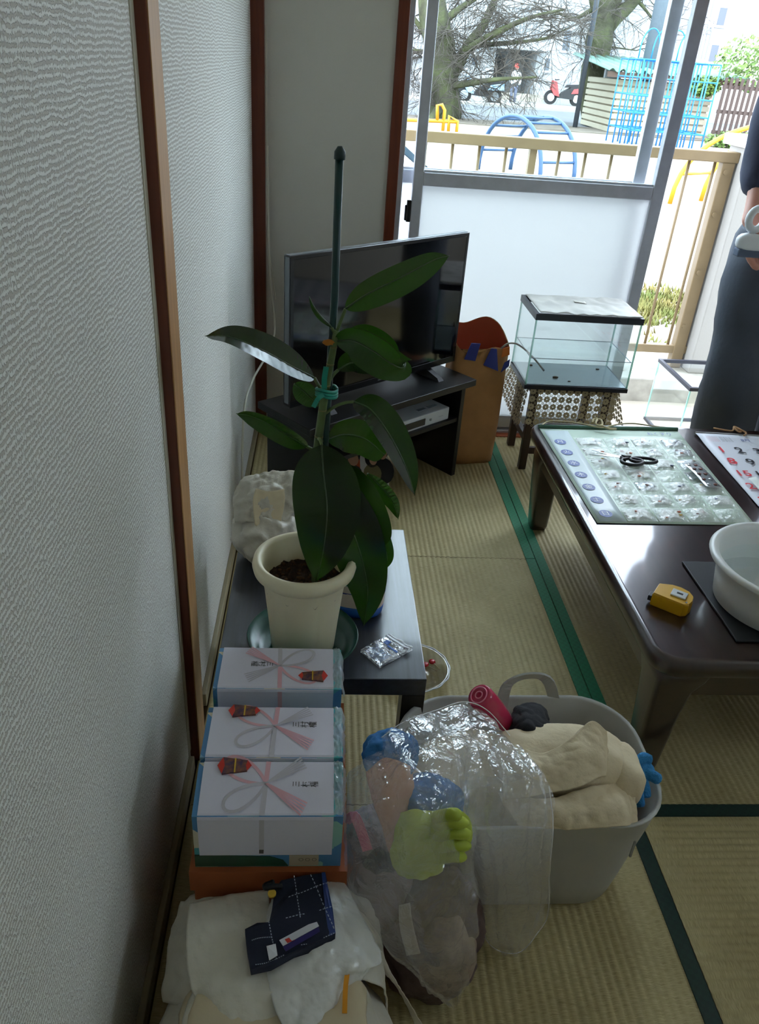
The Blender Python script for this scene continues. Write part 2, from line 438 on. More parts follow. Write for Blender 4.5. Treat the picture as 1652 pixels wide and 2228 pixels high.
# walls
wall_left = obj('wall_left', MB().box((-0.10, RY, -0.10), (0.0, YB + 0.10, RZ)), M_WALL_L, kind='structure')
WX0, WX1, WZ1 = 0.470, 2.205, 1.86
wall_back = obj('wall_back', MB().box((-0.0, YB, -0.10), (WX0 - 0.035, YB + 0.12, RZ)).box((WX1 + 0.035, YB, -0.10), (RX + .1, YB + 0.12, RZ)).box((WX0 - 0.035, YB, WZ1 + 0.04), (WX1 + 0.035, YB + 0.12, RZ)),
                M_WALL_B, kind='structure')
SY0, SY1, SZ0, SZ1 = .20, .80, 1.35, 1.98      # unseen window added in the right-hand wall to brighten left wall and boxes
wall_right = obj('wall_right', MB().box((RX, SY1, -0.1), (RX + .1, YB, RZ)).box((RX, RY, -0.1), (RX + .1, SY0, RZ)).box((RX, SY0, -0.1), (RX + .1, SY1, SZ0)).box((RX, SY0, SZ1), (RX + .1, SY1, RZ)), M_WALL_B, kind='structure')
wall_rear = obj('wall_rear', MB().box((0, RY - .1, -0.1), (RX + .1, RY, RZ)), M_WALL_B, kind='structure')
ceiling = obj('ceiling', MB().box((-0.1, RY - .1, RZ), (RX + .1, YB + .12, RZ + .08)), M_CEIL, kind='structure')
obj('baseboard_left', MB().box((0, RY, 0), (0.011, 1.10, 0.035), 0.002).box((0, 1.27, 0), (0.011, YB - .0, 0.035), 0.002), mat('beige_skirting', '#8f8468', 0.5), kind='structure')
# pillars
t1_ = obj('trim_1', MB().box((-0.005, 1.118, 0), (0.0165, 1.190, RZ), 0.0015), M_POSTL, kind='structure')
obj('lit_tone_face', MB().box((0.0164, 1.1195, 0), (0.0182, 1.1885, RZ), 0.0005), wood('lit_side_wood', '#a97a4a', '#cfa06c', .38, 4), t1_)  # paler wood colour paints the window light on the pillar's room side
obj('smooth_strip', MB().box((-.001, 1.098, 0.035), (0.0016, 1.1179, RZ)).box((-.001, 1.1901, 0.035), (0.0016, 1.196, RZ)), mat('beige_strip', '#bdb9a6', .6), t1_)  # smooth beige bands along both edges of the pillar
obj('trim_2', MB().box((-0.002, YB - 0.028, 0), (0.040, YB + 0.01, RZ), 0.002), M_POST, kind='structure')
obj('trim_3', MB().box((WX0 - 0.035, YB - 0.012, 0), (WX0, YB + 0.10, WZ1 + .04), 0.002), M_POST, kind='structure')
obj('trim_4', MB().box((WX1, YB - 0.012, 0), (WX1 + .035, YB + 0.10, WZ1 + .04), 0.002), M_POST, kind='structure')
obj('trim_5', MB().box((WX0, YB - 0.012, WZ1), (WX1, YB + 0.10, WZ1 + .04), 0.002), M_POST, kind='structure')
obj('trim_6', MB().box((WX0, YB - 0.022, -0.02), (WX1, YB + 0.012, 0.004), 0.002), wood('sill_wood', '#9a4a28', '#b5623c', 0.4, 6, 'X'), kind='structure')

# sliding glass door
M_GLASS = film('clear_glass', '#fafdfc', 1.0, 0.01, bump=0, shine=.03, base=.012)
def frosted():
    m, nt, N, L = _new('frosted_glass')
    for n in list(N):
        if n.type == 'BSDF_PRINCIPLED': N.remove(n)
    out = [n for n in N if n.type == 'OUTPUT_MATERIAL'][0]
    tl = N.new('ShaderNodeBsdfTranslucent'); tl.inputs[0].default_value = (0.75, 0.76, 0.75, 1)
    df = N.new('ShaderNodeBsdfDiffuse'); df.inputs[0].default_value = (0.75, 0.8, 0.85, 1)
    gl = N.new('ShaderNodeBsdfGlossy'); gl.inputs['Roughness'].default_value = 0.25
    m1 = N.new('ShaderNodeMixShader'); m1.inputs[0].default_value = 0.12; L.new(tl.outputs[0], m1.inputs[1]); L.new(df.outputs[0], m1.inputs[2])
    m2 = N.new('ShaderNodeMixShader'); m2.inputs[0].default_value = 0.04; L.new(m1.outputs[0], m2.inputs[1]); L.new(gl.outputs[0], m2.inputs[2])
    L.new(m2.outputs[0], out.inputs[0])
    return m
M_FROST = frosted()
frame_o = obj('window_1', MB().box((WX0, YB + .012, -.01), (WX0 + .018, YB + .11, WZ1), .002).box((WX1 - .022, YB + .012, -.01), (WX1, YB + .11, WZ1), .002)
              .box((WX0 + .022, YB + .012, WZ1 - .025), (WX1 - .022, YB + .11, WZ1), .002).box((WX0 + .022, YB + .012, -.012), (WX1 - .022, YB + .12, .012), .002), M_ALU, kind='structure')
obj('track_rail', MB().box((WX0 + .022, YB + .033, .0121), (WX1 - .022, YB + .037, .02)).box((WX0 + .022, YB + .083, .0121), (WX1 - .022, YB + .087, .02)), M_ALU_L, frame_o)
def sash(x0, x1, y, name, lw=.034):
    yb = y + .03
    o = obj(name, MB().box((x0, y, .021), (x0 + lw, yb, WZ1 - .028), .003), M_ALU, kind='structure')
    obj('stile', MB().box((x1 - .042, y, .021), (x1, yb, WZ1 - .028), .003), M_ALU, o)
    obj('bottom_rail', MB().box((x0 + lw, y + .002, .021), (x1 - .042, yb - .002, .062), .003), M_ALU_L, o)
    obj('top_rail', MB().box((x0 + lw, y + .002, WZ1 - .07), (x1 - .042, yb - .002, WZ1 - .028), .003), M_ALU, o)
    obj('middle_rail', MB().box((x0 + lw, y + .001, .882), (x1 - .042, yb - .001, .924), .003), M_ALU, o)
    obj('glazing_bead', MB().box((x0 + lw, y + .008, .924), (x1 - .042, yb - .006, .931)).box((x0 + lw, y + .004, .062), (x1 - .042, yb - .004, .068)), M_ALU_L, o)
    obj('clear_pane', MB().box((x0 + lw - .004, y + .013, .928), (x1 - .038, y + .017, WZ1 - .07)), M_GLASS, o, label='clear glass pane')
    obj('frosted_pane', MB().box((x0 + lw - .004, y + .013, .058), (x1 - .038, y + .017, .886)), M_FROST, o, label='white frosted glass pane')
    return o
s1 = sash(0.524, 1.384, YB + .02, 'window_2')
s2 = sash(0.470, 1.326, YB + .07, 'window_3', .022)
M_BLK = mat('black_plastic', '#141416', 0.4)
cre = obj('crescent_lock', MB().box((.509, YB + .018, .765), (.5245, YB + .03, .835), .003).box((.503, YB + .014, .77), (.513, YB + .024, .82), .003), M_BLK, s1)
pull = obj('finger_pull', MB().box((1.290, YB + .062, .74), (1.306, YB + .07, .80), .003), M_ALU_L, s2)

w4 = obj('added_light_window', rect_y(RX + .02, RX + .07, SY0, SY1, SZ0, SZ1, .04), M_ALU, kind='structure')
obj('clear_pane', MB().box((RX + .04, SY0 + .035, SZ0 + .035), (RX + .044, SY1 - .035, SZ1 - .035)), M_GLASS, w4)

# ================================================================== balcony and what lies beyond
G = -0.5
M_CONC = mat('balcony_concrete', '#a8a294', 0.85, var=0.25, vscale=6, bump=0.3, bscale=40)
M_CONC_D = mat('stained_concrete', '#8b877c', 0.9, col2='#b3aea2', vscale=9, bump=0.3, bscale=50)
M_PLASTER = mat('white_plaster', '#95928b', 0.85, bump=0.3, bscale=120)
BF = -0.13
obj('balcony_floor', MB().box((-0.6, YB + .12, BF - .15), (3.2, 3.5, BF)), mat('balcony_floor_coat', '#a39a8a', 0.8, var=0.1, vscale=4), kind='structure')
obj('balcony_kerb', MB().box((-0.6, 3.5, BF - .15), (3.2, 3.83, -0.012), .008), M_CONC_D, kind='structure')
obj('balcony_pillar', MB().box((2.055, 3.60, -.012), (2.75, 3.80, 1.005), .006), M_PLASTER, kind='structure')
obj('pillar_cap', MB().box((2.03, 3.57, 1.005), (2.78, 3.83, 1.05), .006), mat('cap_white', '#d0d0cf', 0.7), kind='structure')
M_RAIL = mat('beige_painted_steel', '#7c694a', 0.5, var=0.06, vscale=15)
rail = thing('balcony_railing', 'beige steel balcony railing with thin upright bars outside the glass door', 'railing', (1.0, 3.70, -.012))
obj('top_rail', MB().box((-0.6, 3.672, .938), (2.055, 3.728, .982), .004), M_RAIL, rail)
obj('bottom_rail', MB().box((-0.6, 3.68, .060), (2.055, 3.72, .10), .003), M_RAIL, rail)
_xs = [aty(x, 350, 3.70).x for x in (982, 1043, 1099, 1216, 1273, 1330, 1387)]
stp = (_xs[-1] - _xs[0]) / 7.0
post0 = None
for i in range(-11, 13):
    x = _xs[0] + stp * i * 1.0
    if x > 1.975 or x < -0.58: continue
    if i % 8 == 3:
        obj('post', MB().box((x - .016, 3.684, .0995), (x + .016, 3.716, .9385), .002).box((x - .02, 3.68, -.012), (x + .02, 3.72, .0605), .002), M_RAIL, rail)
    elif post0 is None: post0 = obj('bar', MB().tube([(x, 3.70, .10), (x, 3.70, .938)], .007, 8), M_RAIL, rail); bx = x
    else: again(post0, (x - bx, 0, 0), rail)
ep = obj('post', MB().box((1.988, 3.675, -.012), (2.045, 3.725, .9385), .004), M_RAIL, rail)
for z in (.20, .46, .72, .90):
    obj('bolt', MB().tube([(2.008, 3.675, z), (2.008, 3.668, z)], .011, 10), M_RAIL, ep)

# ground
def ground_mat(name, c1, c2, sc): return mat(name, c1, 0.95, col2=c2, vscale=sc, bump=0.4, bscale=40, bdist=.01)
obj('ground', MB().box((-60, 3.83, G - .3), (90, 27.6, G)), ground_mat('pale_sand', '#776f5f', '#8d8474', 1.2), kind='structure')
obj('soil_strip', MB().box((-60, 27.6, G - .3), (90, 30.2, G + .02)), ground_mat('brown_soil', '#574e42', '#70675b', 1.5), kind='structure')
obj('road', MB().box((-60, 30.2, G - .3), (90, 41.0, G - .02)), mat('asphalt', '#5c5f62', 0.8, var=0.1, vscale=1.5), kind='structure')
obj('pavement', MB().box((-60, 41.0, G - .3), (90, 60, G + .08)), mat('kerb_concrete', '#96948e', 0.85), kind='structure')
def tuft(mb, x, y, h, n, rnd, sp):
    for _ in range(n):
        a = rnd.uniform(0, 6.28); r = rnd.uniform(0, sp); bx_, by_ = x + r * math.cos(a), y + r * math.sin(a)
        b = rnd.uniform(0, 6.28); hh = h * rnd.uniform(.5, 1.2); w = .012
        mb.add([(bx_ - w * math.sin(b), by_ + w * math.cos(b), G), (bx_ + w * math.sin(b), by_ - w * math.cos(b), G), (bx_ + hh * .5 * math.cos(b), by_ + hh * .5 * math.sin(b), G + hh)], [(0, 1, 2)])
rnd = random.Random(5); mb = MB()
for _ in range(900): tuft(mb, rnd.uniform(2.2, 6), rnd.gauss(6.7, .32), .06, 8, rnd, .12)
g = obj('grass', mb, mat('spring_grass', '#566226', 0.8, col2='#766a36', vscale=3), kind='stuff'); tag(g, 'thin strip of yellow green grass beyond the balcony railing', 'grass')

# parked car seen just over the railing
M_CARW = mat('white_car_paint', '#e6e8ea', 0.2, coat=0.6); M_CARG = mat('car_glass', '#31424c', 0.04, spec=0.9); M_TYRE = mat('tyre_rubber', '#1a1a1a', 0.8)
CX = .55
car = thing('car', 'white car parked close behind the railing, only its windscreen showing', 'car', (-.35, 5.3, G))
prof = [(-3.0, .22), (-3.05, .55), (-2.95, .85), (-2.2, .92), (-1.7, 1.38), (-.9, 1.45), (0.0, 1.36), (.62, .93), (1.25, .78), (1.4, .55), (1.38, .22)]
def side(y, k, dz=0): return [Vector((p[0] * k - (1 - k) * .8 + CX, y, G + p[1] + (dz if p[1] > 1 else 0))) for p in prof]
obj('body', MB().loft([side(4.55, .97, -.05), side(4.62, 1), side(5.98, 1), side(6.05, .97, -.05)], True, False), M_CARW, car)
obj('windscreen', MB().hexa([(.06 + CX, 4.72, G + 1.325), (.06 + CX, 5.88, G + 1.325), (.58 + CX, 5.92, G + .945), (.58 + CX, 4.68, G + .945)], [(.085 + CX, 4.72, G + 1.345), (.085 + CX, 5.88, G + 1.345), (.61 + CX, 5.92, G + .965), (.61 + CX, 4.68, G + .965)]), M_CARG, car)
obj('side_window', MB().box((-1.6 + CX, 4.575, G + .98), (-.2 + CX, 4.605, G + 1.28), .01), M_CARG, car)
for x in (-2.35 + CX, .72 + CX):
    for y in (4.58, 5.86):
        w = obj('wheel', MB().tube([(x, y, G + .31), (x, y + .18, G + .31)], .31, 24), M_TYRE, car)
        obj('hub_cap', MB().tube([(x, y - .006, G + .31), (x, y + .19, G + .31)], .18, 16), M_ALU_L, w)

# blue arch climber
M_BLUE_D = mat('blue_climber_paint', '#27466a', 0.4); M_BLUE_L = mat('light_blue_paint', '#1c73b4', 0.45); M_YEL = mat('yellow_paint', '#b87e0a', 0.45)
ac = thing('arch_climber', 'blue steel arch climber with rungs standing on the playground sand', 'climber', (4.0, 15.2, G))
def arch(cx, cy, sp, h, n=22):
    return [Vector((cx + sp.x * math.cos(math.pi * (1 - i / n)), cy + sp.y * math.cos(math.pi * (1 - i / n)), G - .02 + h * (math.sin(math.pi * i / n) ** 0.8))) for i in range(n + 1)]
sp = Vector((.40, -.80, 0)); hA = 1.0
A = arch(3.50, 15.1, sp, hA); B_ = arch(4.18, 15.4, sp, hA)
obj('arch_rail', MB().tube(A, .038, 10), M_BLUE_D, ac); obj('arch_rail', MB().tube(B_, .038, 10), M_BLUE_D, ac)
for i in (2, 4, 6, 8, 10, 12, 14, 16, 18, 20): obj('rung', MB().tube([A[i], B_[i]], .022, 8), M_BLUE_D, ac)
# yellow arch ladder at the right
ya = thing('arched_ladder', 'yellow arched ladder climber beyond the balcony pillar', 'climber', (6.6, 13.2, G))
cA = Vector((7.35, 13.0, 0)); R1 = 1.62
def yarc(off): return [Vector((cA.x - math.cos(math.pi * i / 22) * R1 + off[0], cA.y + off[1], G - .02 + 1.27 * math.sin(math.pi * i / 22) ** .8)) for i in range(23)]
YA, YB2 = yarc((0, 0)), yarc((.75, .55))
obj('arch_rail', MB().tube(YA, .036, 10), M_YEL, ya); obj('arch_rail', MB().tube(YB2, .036, 10), M_YEL, ya)
for i in range(2, 21, 2): obj('rung', MB().tube([YA[i], YB2[i]], .022, 8), M_YEL, ya)
# low yellow bars by the left tree
yb = thing('play_bars', 'low yellow bar frame beside the left tree', 'bar', (3.2, 23.4, G))
def ybar(name, pts): obj(name, MB().tube(pts, .045, 8), M_YEL, yb)
q = lambda x, y, Y=23.4: aty(x, y, Y)
ybar('post', [q(952, 262), q(952, 229), q(962, 228), q(968, 240), (q(968, 240).x, 23.4, G)])
ybar('post', [(q(978, 265).x, 23.4, G), q(978, 252), q(996, 264), (q(996, 264).x, 23.4, G)])
ybar('rail', [q(860, 260), q(996, 265)])

# jungle gym
jg = thing('jungle_gym', 'tall light blue jungle gym with hoops on top', 'climber', (9.4, 23.8, G))
x0, x1 = 8.45, 10.55; nx, ny = 7, 4; dy = .62; lv = [0.42 * k for k in range(1, 6)]; top = lv[-1]
Y0 = 23.2; sxg = (x1 - x0) / (nx - 1)
p0 = r0 = c0 = None
for i in range(nx):
    for j in range(ny):
        if p0 is None: p0 = obj('upright', MB().tube([(x0, Y0, G), (x0, Y0, G + top)], .02, 6), M_BLUE_L, jg)
        else: again(p0, (i * sxg, j * dy, 0), jg)
for k, z in enumerate(lv):
    for j in range(ny):
        if r0 is None: r0 = obj('long_bar', MB().tube([(x0, Y0, G + z), (x1, Y0, G + z)], .018, 6), M_BLUE_L, jg); z0 = z
        else: again(r0, (0, j * dy, z - z0), jg)
    for i in range(nx):
        if c0 is None: c0 = obj('cross_bar', MB().tube([(x0, Y0, G + z), (x0, Y0 + dy * (ny - 1), G + z)], .018, 6), M_BLUE_L, jg)
        else: again(c0, (i * sxg, 0, z - z0), jg)
for i in range(1, 5):
    pts = [Vector((x0 + i * sxg - .05 - math.cos(math.pi * t / 14) * .26, Y0 + dy, G + top + math.sin(math.pi * t / 14) ** .6 * .72)) for t in range(15)]
    obj('hoop', MB().tube(pts, .018, 6), M_BLUE_L, jg)

# poles
M_POLE = mat('utility_pole_concrete', '#59626b', 0.7, var=.08)
a, b = aty(1388, 262, 29.0), aty(1442, -40, 29.0)
o = obj('utility_pole', MB().tube([(a.x, 29.0, G), (a.x, 29.0, 9.0)], .26, 20, r1=.2), M_POLE); tag(o, 'thick grey concrete utility pole behind the jungle gym', 'pole')
a = atz(1251, 278, G)
o = obj('lamp_post', MB().tube([(a.x, a.y, G), (a.x, a.y, 7.5)], .085, 12), mat('dark_pole_paint', '#3c4148', .5)); tag(o, 'slim dark steel pole beside the mossy tree', 'pole')

# trees
M_BARK = mat('mossy_bark', '#3a372b', 0.95, col2='#4f5433', vscale=2.2, bump=.9, bscale=7, bdist=.06)
M_TWIG = mat('twig_bark', '#463f38', 0.9)
def limb_mesh(pts, r0, r1, wob, rnd, seg=9):
    pts = smooth_path(pts, max(8, 4 * len(pts))); n = len(pts); mb = MB()
    rs = [(r0 + (r1 - r0) * i / (n - 1)) * (1 + .12 * noise.noise(pts[i] * 2.1)) for i in range(n)]
    return mb.tube([p + Vector((noise.noise(p * 1.3), noise.noise(p * 1.3 + Vector((9, 0, 0))), 0)) * wob for p in pts], rs, seg), pts
def twigs(mb, start, d, length, r, depth, rnd):
    pts = [Vector(start)]; d = Vector(d).normalized(); n = 5
    for i in range(n):
        d = (d + Vector((rnd.uniform(-.22, .22), rnd.uniform(-.22, .22), rnd.uniform(-.2, .16)))).normalized()
        pts.append(pts[-1] + d * length / n)
    mb.tube(pts, r, 5 if depth < 2 else 4, False, r1=r * .35)
    if depth < 3:
        for i in range(1, n + 1):
            for _ in range(2 if depth < 2 else 1):
                dd = (d + Vector((rnd.uniform(-1, 1), rnd.uniform(-1, 1), rnd.uniform(-.7, .6))) * .9).normalized()
                twigs(mb, pts[i], dd, length * rnd.uniform(.42, .62), r * .5, depth + 1, rnd)
def tree(label, base, trunk, r, limbs, tw, seed):
    rnd = random.Random(seed)
    t = thing('tree', label, 'tree', (base.x, base.y, G), 'trees at the edge of the playground')
    mb, pts = limb_mesh(trunk, r, r * .55, .05, rnd, 14)
    fl = [Vector((p.x, p.y, p.z)) for p in mb.v]
    obj('trunk', mb, M_BARK, t)
    tm = MB()
    for (ps, ra, rb) in limbs:
        m2, p2 = limb_mesh(ps, ra, rb, .06, rnd, 9); obj('limb', m2, M_BARK, t)
        for k in range(2, len(p2), 2):
            for _ in range(tw):
                d = Vector((rnd.uniform(-1, 1), rnd.uniform(-.6, .6), rnd.uniform(-.6, .8)))
                twigs(tm, p2[k], d, rnd.uniform(.9, 2.0), .022, 1, rnd)
    o = obj('twigs', tm, M_TWIG, t, kind='stuff')
    return t
TL = 30.0
P = lambda x, y, Y=TL: aty(x, y, Y)
bl = atz(968, 258, G)
tree('bare tree with a wide fan of grey branches behind the left door stile', bl,
     [Vector((bl.x, TL, G - .05)), P(962, 190), P(958, 110), P(940, 20), P(930, -120), P(925, -330)], .62,
     [([P(950, 225), P(985, 160), P(1020, 100), P(1060, 40), P(1090, -40), P(1130, -220)], .26, .05), ([P(968, 190), P(1030, 180, 29), P(1090, 172, 28.5), P(1170, 168, 28)], .13, .03),
      ([P(1000, 120), P(1070, 75, 29), P(1150, 40, 28.5), P(1230, 20, 28)], .14, .03), ([P(958, 120), P(920, 70), P(890, 20)], .14, .05),
      ([P(1010, 100, 30.5), P(1090, 95, 30), P(1180, 85, 29.5), P(1240, 60, 29)], .10, .02), ([P(950, 60), P(1000, 20), P(1080, -30)], .16, .04),
      ([P(930, 270, 29), P(955, 235, 29.5), P(985, 200)], .14, .2), ([P(975, 150), P(940, 120), P(905, 110), P(880, 115)], .1, .03)], 2, 4)
TR_ = 32.6
br = atz(1285, 266, G)
P2 = lambda x, y: aty(x, y, TR_)
tree('thick mossy forked tree standing left of the jungle gym', br, [Vector((br.x, TR_, G - .05)), P2(1292, 190), P2(1302, 110), P2(1310, 50), P2(1314, 20), P2(1306, -60), P2(1298, -220)], .56,
     [([P2(1306, 75), P2(1335, 42), P2(1365, 18), P2(1400, -20), P2(1460, -90), P2(1500, -230)], .34, .08), ([P2(1308, 60), P2(1300, 20), P2(1280, -60), P2(1250, -200)], .34, .07), ([P2(1320, 30), P2(1345, 0), P2(1365, -60), P2(1380, -200)], .2, .05),
      ([P2(1290, 20), P2(1250, 40), P2(1215, 30), P2(1180, 45)], .09, .02), ([P2(1390, 5), P2(1420, 40), P2(1450, 60)], .06, .02), ([P2(1318, 100), P2(1350, 105), P2(1385, 110)], .04, .015)], 1, 9)

# apartment block across the road
M_BLDG = mat('white_render', '#a6a8aa', 0.9, bump=.1, bscale=4); M_BLDG2 = mat('pale_pink_render', '#b9b0a8', .9); M_WIN = mat('dark_window', '#4b535c', .15); M_WFR = mat('window_frame_white', '#b4b7b9', .5)
M_DARK = mat('dark_entrance', '#3e4144', .7); M_STEEL = mat('grey_steel_bars', '#6f7376', .5)
YF = 48.0
ap = thing('apartment_building', 'white apartment block with a dark entrance across the road', 'building', (8, YF, G))
Q = lambda x, y, Y=YF: aty(x, y, Y)
xa, xb = Q(1075, 150).x, Q(1165, 150).x; ze = Q(1120, 108).z; xm = min(Q(1345, 100).x, Q(1395, 60, 44.0).x - .1)
obj('wall', MB().box((-14, YF, G), (xa, YF + 6, 14)).box((xb, YF, G), (xm, YF + 6, 14)).box((xa, YF, ze), (xb, YF + 6, 14)).box((xa, YF + 3, G), (xb, YF + 6, ze)), M_BLDG, ap)
obj('entrance_door', MB().box((xa + .1, YF + 2.6, G + .1), (xa + 1.0, YF + 2.98, ze - .4)), M_DARK, ap)
obj('entrance_step', MB().box((xa - .2, YF - .9, G), (xb + .5, YF, G + .42)), M_CONC, ap)
obj('canopy', MB().box((xa - .6, YF - 1.2, ze), (xb + .3, YF, ze + .35), .02), M_BLDG, ap)
def balc(parent, xa, xb, zb, Y, h=1.15):
    b = obj('balcony', MB().box((xa, Y - 1.0, zb - .3), (xb, Y - .001, zb), .02), M_BLDG, parent)
    m = MB().box((xa, Y - 1.0, zb + h), (xb, Y - .95, zb + h + .06)); n = max(4, int((xb - xa) / .16))
    for i in range(n + 1):
        x = xa + (xb - xa) * i / n; m.box((x - .02, Y - .99, zb), (x + .02, Y - .96, zb + h))
    obj('railing', m, M_STEEL, b)
balc(ap, Q(1090, 60).x, Q(1172, 60).x, Q(1120, 78).z, YF)
balc(ap, Q(880, 60).x, Q(930, 60).x, Q(905, 112).z, YF)
def win(parent, x, y, w, h, Y):
    c = Q(x, y, Y); f = obj('window', MB().box((c.x - w / 2, Y - .08, c.z - h / 2), (c.x + w / 2, Y - .001, c.z + h / 2), .01), M_WFR, parent)
    obj('pane', MB().box((c.x - w / 2 + .12, Y - .1, c.z - h / 2 + .12), (c.x + w / 2 - .12, Y - .075, c.z + h / 2 - .12)), M_WIN, f)
win(ap, 1233, 88, .62, 1.15, YF); win(ap, 1190, 140, .5, .8, YF); win(ap, 1032, 133, .5, .6, YF); win(ap, 1310, 30, .6, 1.1, YF)
obj('corrugated_panel', MB().box((Q(1315, 130).x, YF - .3, G), (min(Q(1365, 130).x, xm), YF - .05, Q(1330, 108).z)), mat('pale_grey_panel', '#b9c4d0', .6), ap)
# right-hand block
YR = 44.0
ar = thing('apartment_building', 'tall pale block with small windows above the green shed roof', 'building', (22, YR, G))
xr0, xr1 = Q(1395, 60, YR).x, Q(1612, 60, YR).x
obj('wall', MB().box((xr0, YR, G), (xr1, YR + 8, 16)), M_BLDG, ar)
obj('end_wall', MB().box((xr1, YR - .8, G), (xr1 + 9, YR + 8, 16)), M_BLDG2, ar)
win(ar, 1570, 36, .6, .95, YR); win(ar, 1552, 116, .6, .95, YR); win(ar, 1545, 64, .3, .4, YR); win(ar, 1456, 58, .4, .5, YR)
balc(ar, Q(1503, 20, YR).x, Q(1532, 20, YR).x, Q(1515, 38, YR).z, YR, 1.2)
balc(ar, Q(1490, 112, YR).x, Q(1520, 112, YR).x, Q(1500, 128, YR).z, YR, 1.2)
obj('rain_pipe', MB().tube([(Q(1474, 60, YR).x, YR - .1, G), (Q(1474, 60, YR).x, YR - .1, 15)], .08, 8), M_WFR, ar)
# low shed with board walls and a green corrugated roof
YS = 28.6
sh = thing('shed', 'low shed of cream horizontal boards under a green corrugated roof', 'shed', (12.5, YS, G))
S = lambda x, y, Y=YS: aty(x, y, Y)
sx0, sx1 = S(1336, 230).x, S(1545, 230).x; zt = S(1440, 178).z
M_BOARD = mat('cream_board', '#a39b86', .7, var=.04); M_GROOF = mat('green_sheet_roof', '#628377', .5)
obj('frame', MB().box((sx0 + .05, YS + .03, G), (sx1 - .05, YS + 3.4, zt - .02)), mat('shed_frame', '#8a7f6a', .9), sh)
nb = 8; bh = (zt - G) / nb
bd = None
for k in range(nb):
    if bd is None: bd = obj('board', MB().box((sx0, YS - .01, G + .02), (sx1, YS + .03, G + bh - .03), .006), M_BOARD, sh); sd = obj('side_board', MB().box((sx0 - .03, YS, G + .02), (sx0 + .05, YS + 3.4, G + bh - .03), .006), M_BOARD, sh)
    else: again(bd, (0, 0, k * bh), sh); again(sd, (0, 0, k * bh), sh)
zr = S(1440, 168).z
def corr(u, v): x = sx0 - .6 + u * (sx1 - sx0 + 1.4); return Vector((x, YS - .7 + v * 4.6, zr + .10 + v * .42 + .05 * math.sin(x * 18)))
obj('roof', MB().grid(corr, 260, 1), M_GROOF, sh, solid=.02)
obj('eaves_board', MB().box((sx0 - .6, YS - .62, zr - .1), (sx1 + .8, YS - .56, zr + .06)), mat('eaves_brown', '#4c382c', .7), sh)
o = obj('garden_wall', MB().box((S(1305, 230, 31).x, 31, G), (S(1340, 230, 31).x, 31.2, S(1320, 150, 31).z), .02), M_BLDG); tag(o, 'short white block wall behind the mossy tree', 'wall')
# brown slatted fence
YFn = 26.5
fe = thing('slat_fence', 'brown wooden slatted fence right of the shed', 'fence', (14, YFn, G))
fx0, fx1 = S(1562, 240, YFn).x, S(1650, 240, YFn).x + 3; zf = S(1600, 170, YFn).z
M_FENCE = mat('brown_fence_wood', '#43362f', .8, var=.1)
sl = None; n = int((fx1 - fx0) / .17)
for i in range(n):
    if sl is None: sl = obj('slat', MB().box((fx0, YFn, G), (fx0 + .09, YFn + .03, zf), .004), M_FENCE, fe)
    else: again(sl, (i * .17, 0, 0), fe)
for z in (G + .35, (G + zf) / 2, zf - .25): obj('rail', MB().box((fx0, YFn + .031, z - .05), (fx1, YFn + .07, z + .05)), M_FENCE, fe)
# shrubs
def shrub(label, c, r, seed, cat='shrub'):
    rnd = random.Random(seed); mb = MB()
    for _ in range(900):
        v = Vector((rnd.gauss(0, 1), rnd.gauss(0, 1), rnd.gauss(0, 1))).normalized() * (rnd.random() ** .4)
        p = Vector(c) + Vector((v.x * r[0], v.y * r[1], v.z * r[2])); s = .05 + .05 * rnd.random()
        a = Vector((rnd.uniform(-1, 1), rnd.uniform(-1, 1), rnd.uniform(-1, 1))).normalized() * s; b = a.orthogonal().normalized() * s * .6
        mb.add([p - a, p + b, p + a, p - b], [(0, 1, 2, 3)])
    o = obj('shrub', mb, mat('shrub_leaf', '#486626', .7, col2='#688238', vscale=4)); return tag(o, label, cat)
c = S(1640, 138, 27.5); shrub('leafy green shrub at the right edge above the fence', c, (1.3, .6, .8), 1)
c = S(1535, 188, 28.0); shrub('small green bush between the jungle gym and the shed wall', c, (.5, .3, .3), 2)
c = S(1610, 280, 25.5); shrub('low weeds at the foot of the slatted fence', (c.x, c.y, G + .2), (1.0, .4, .25), 3)

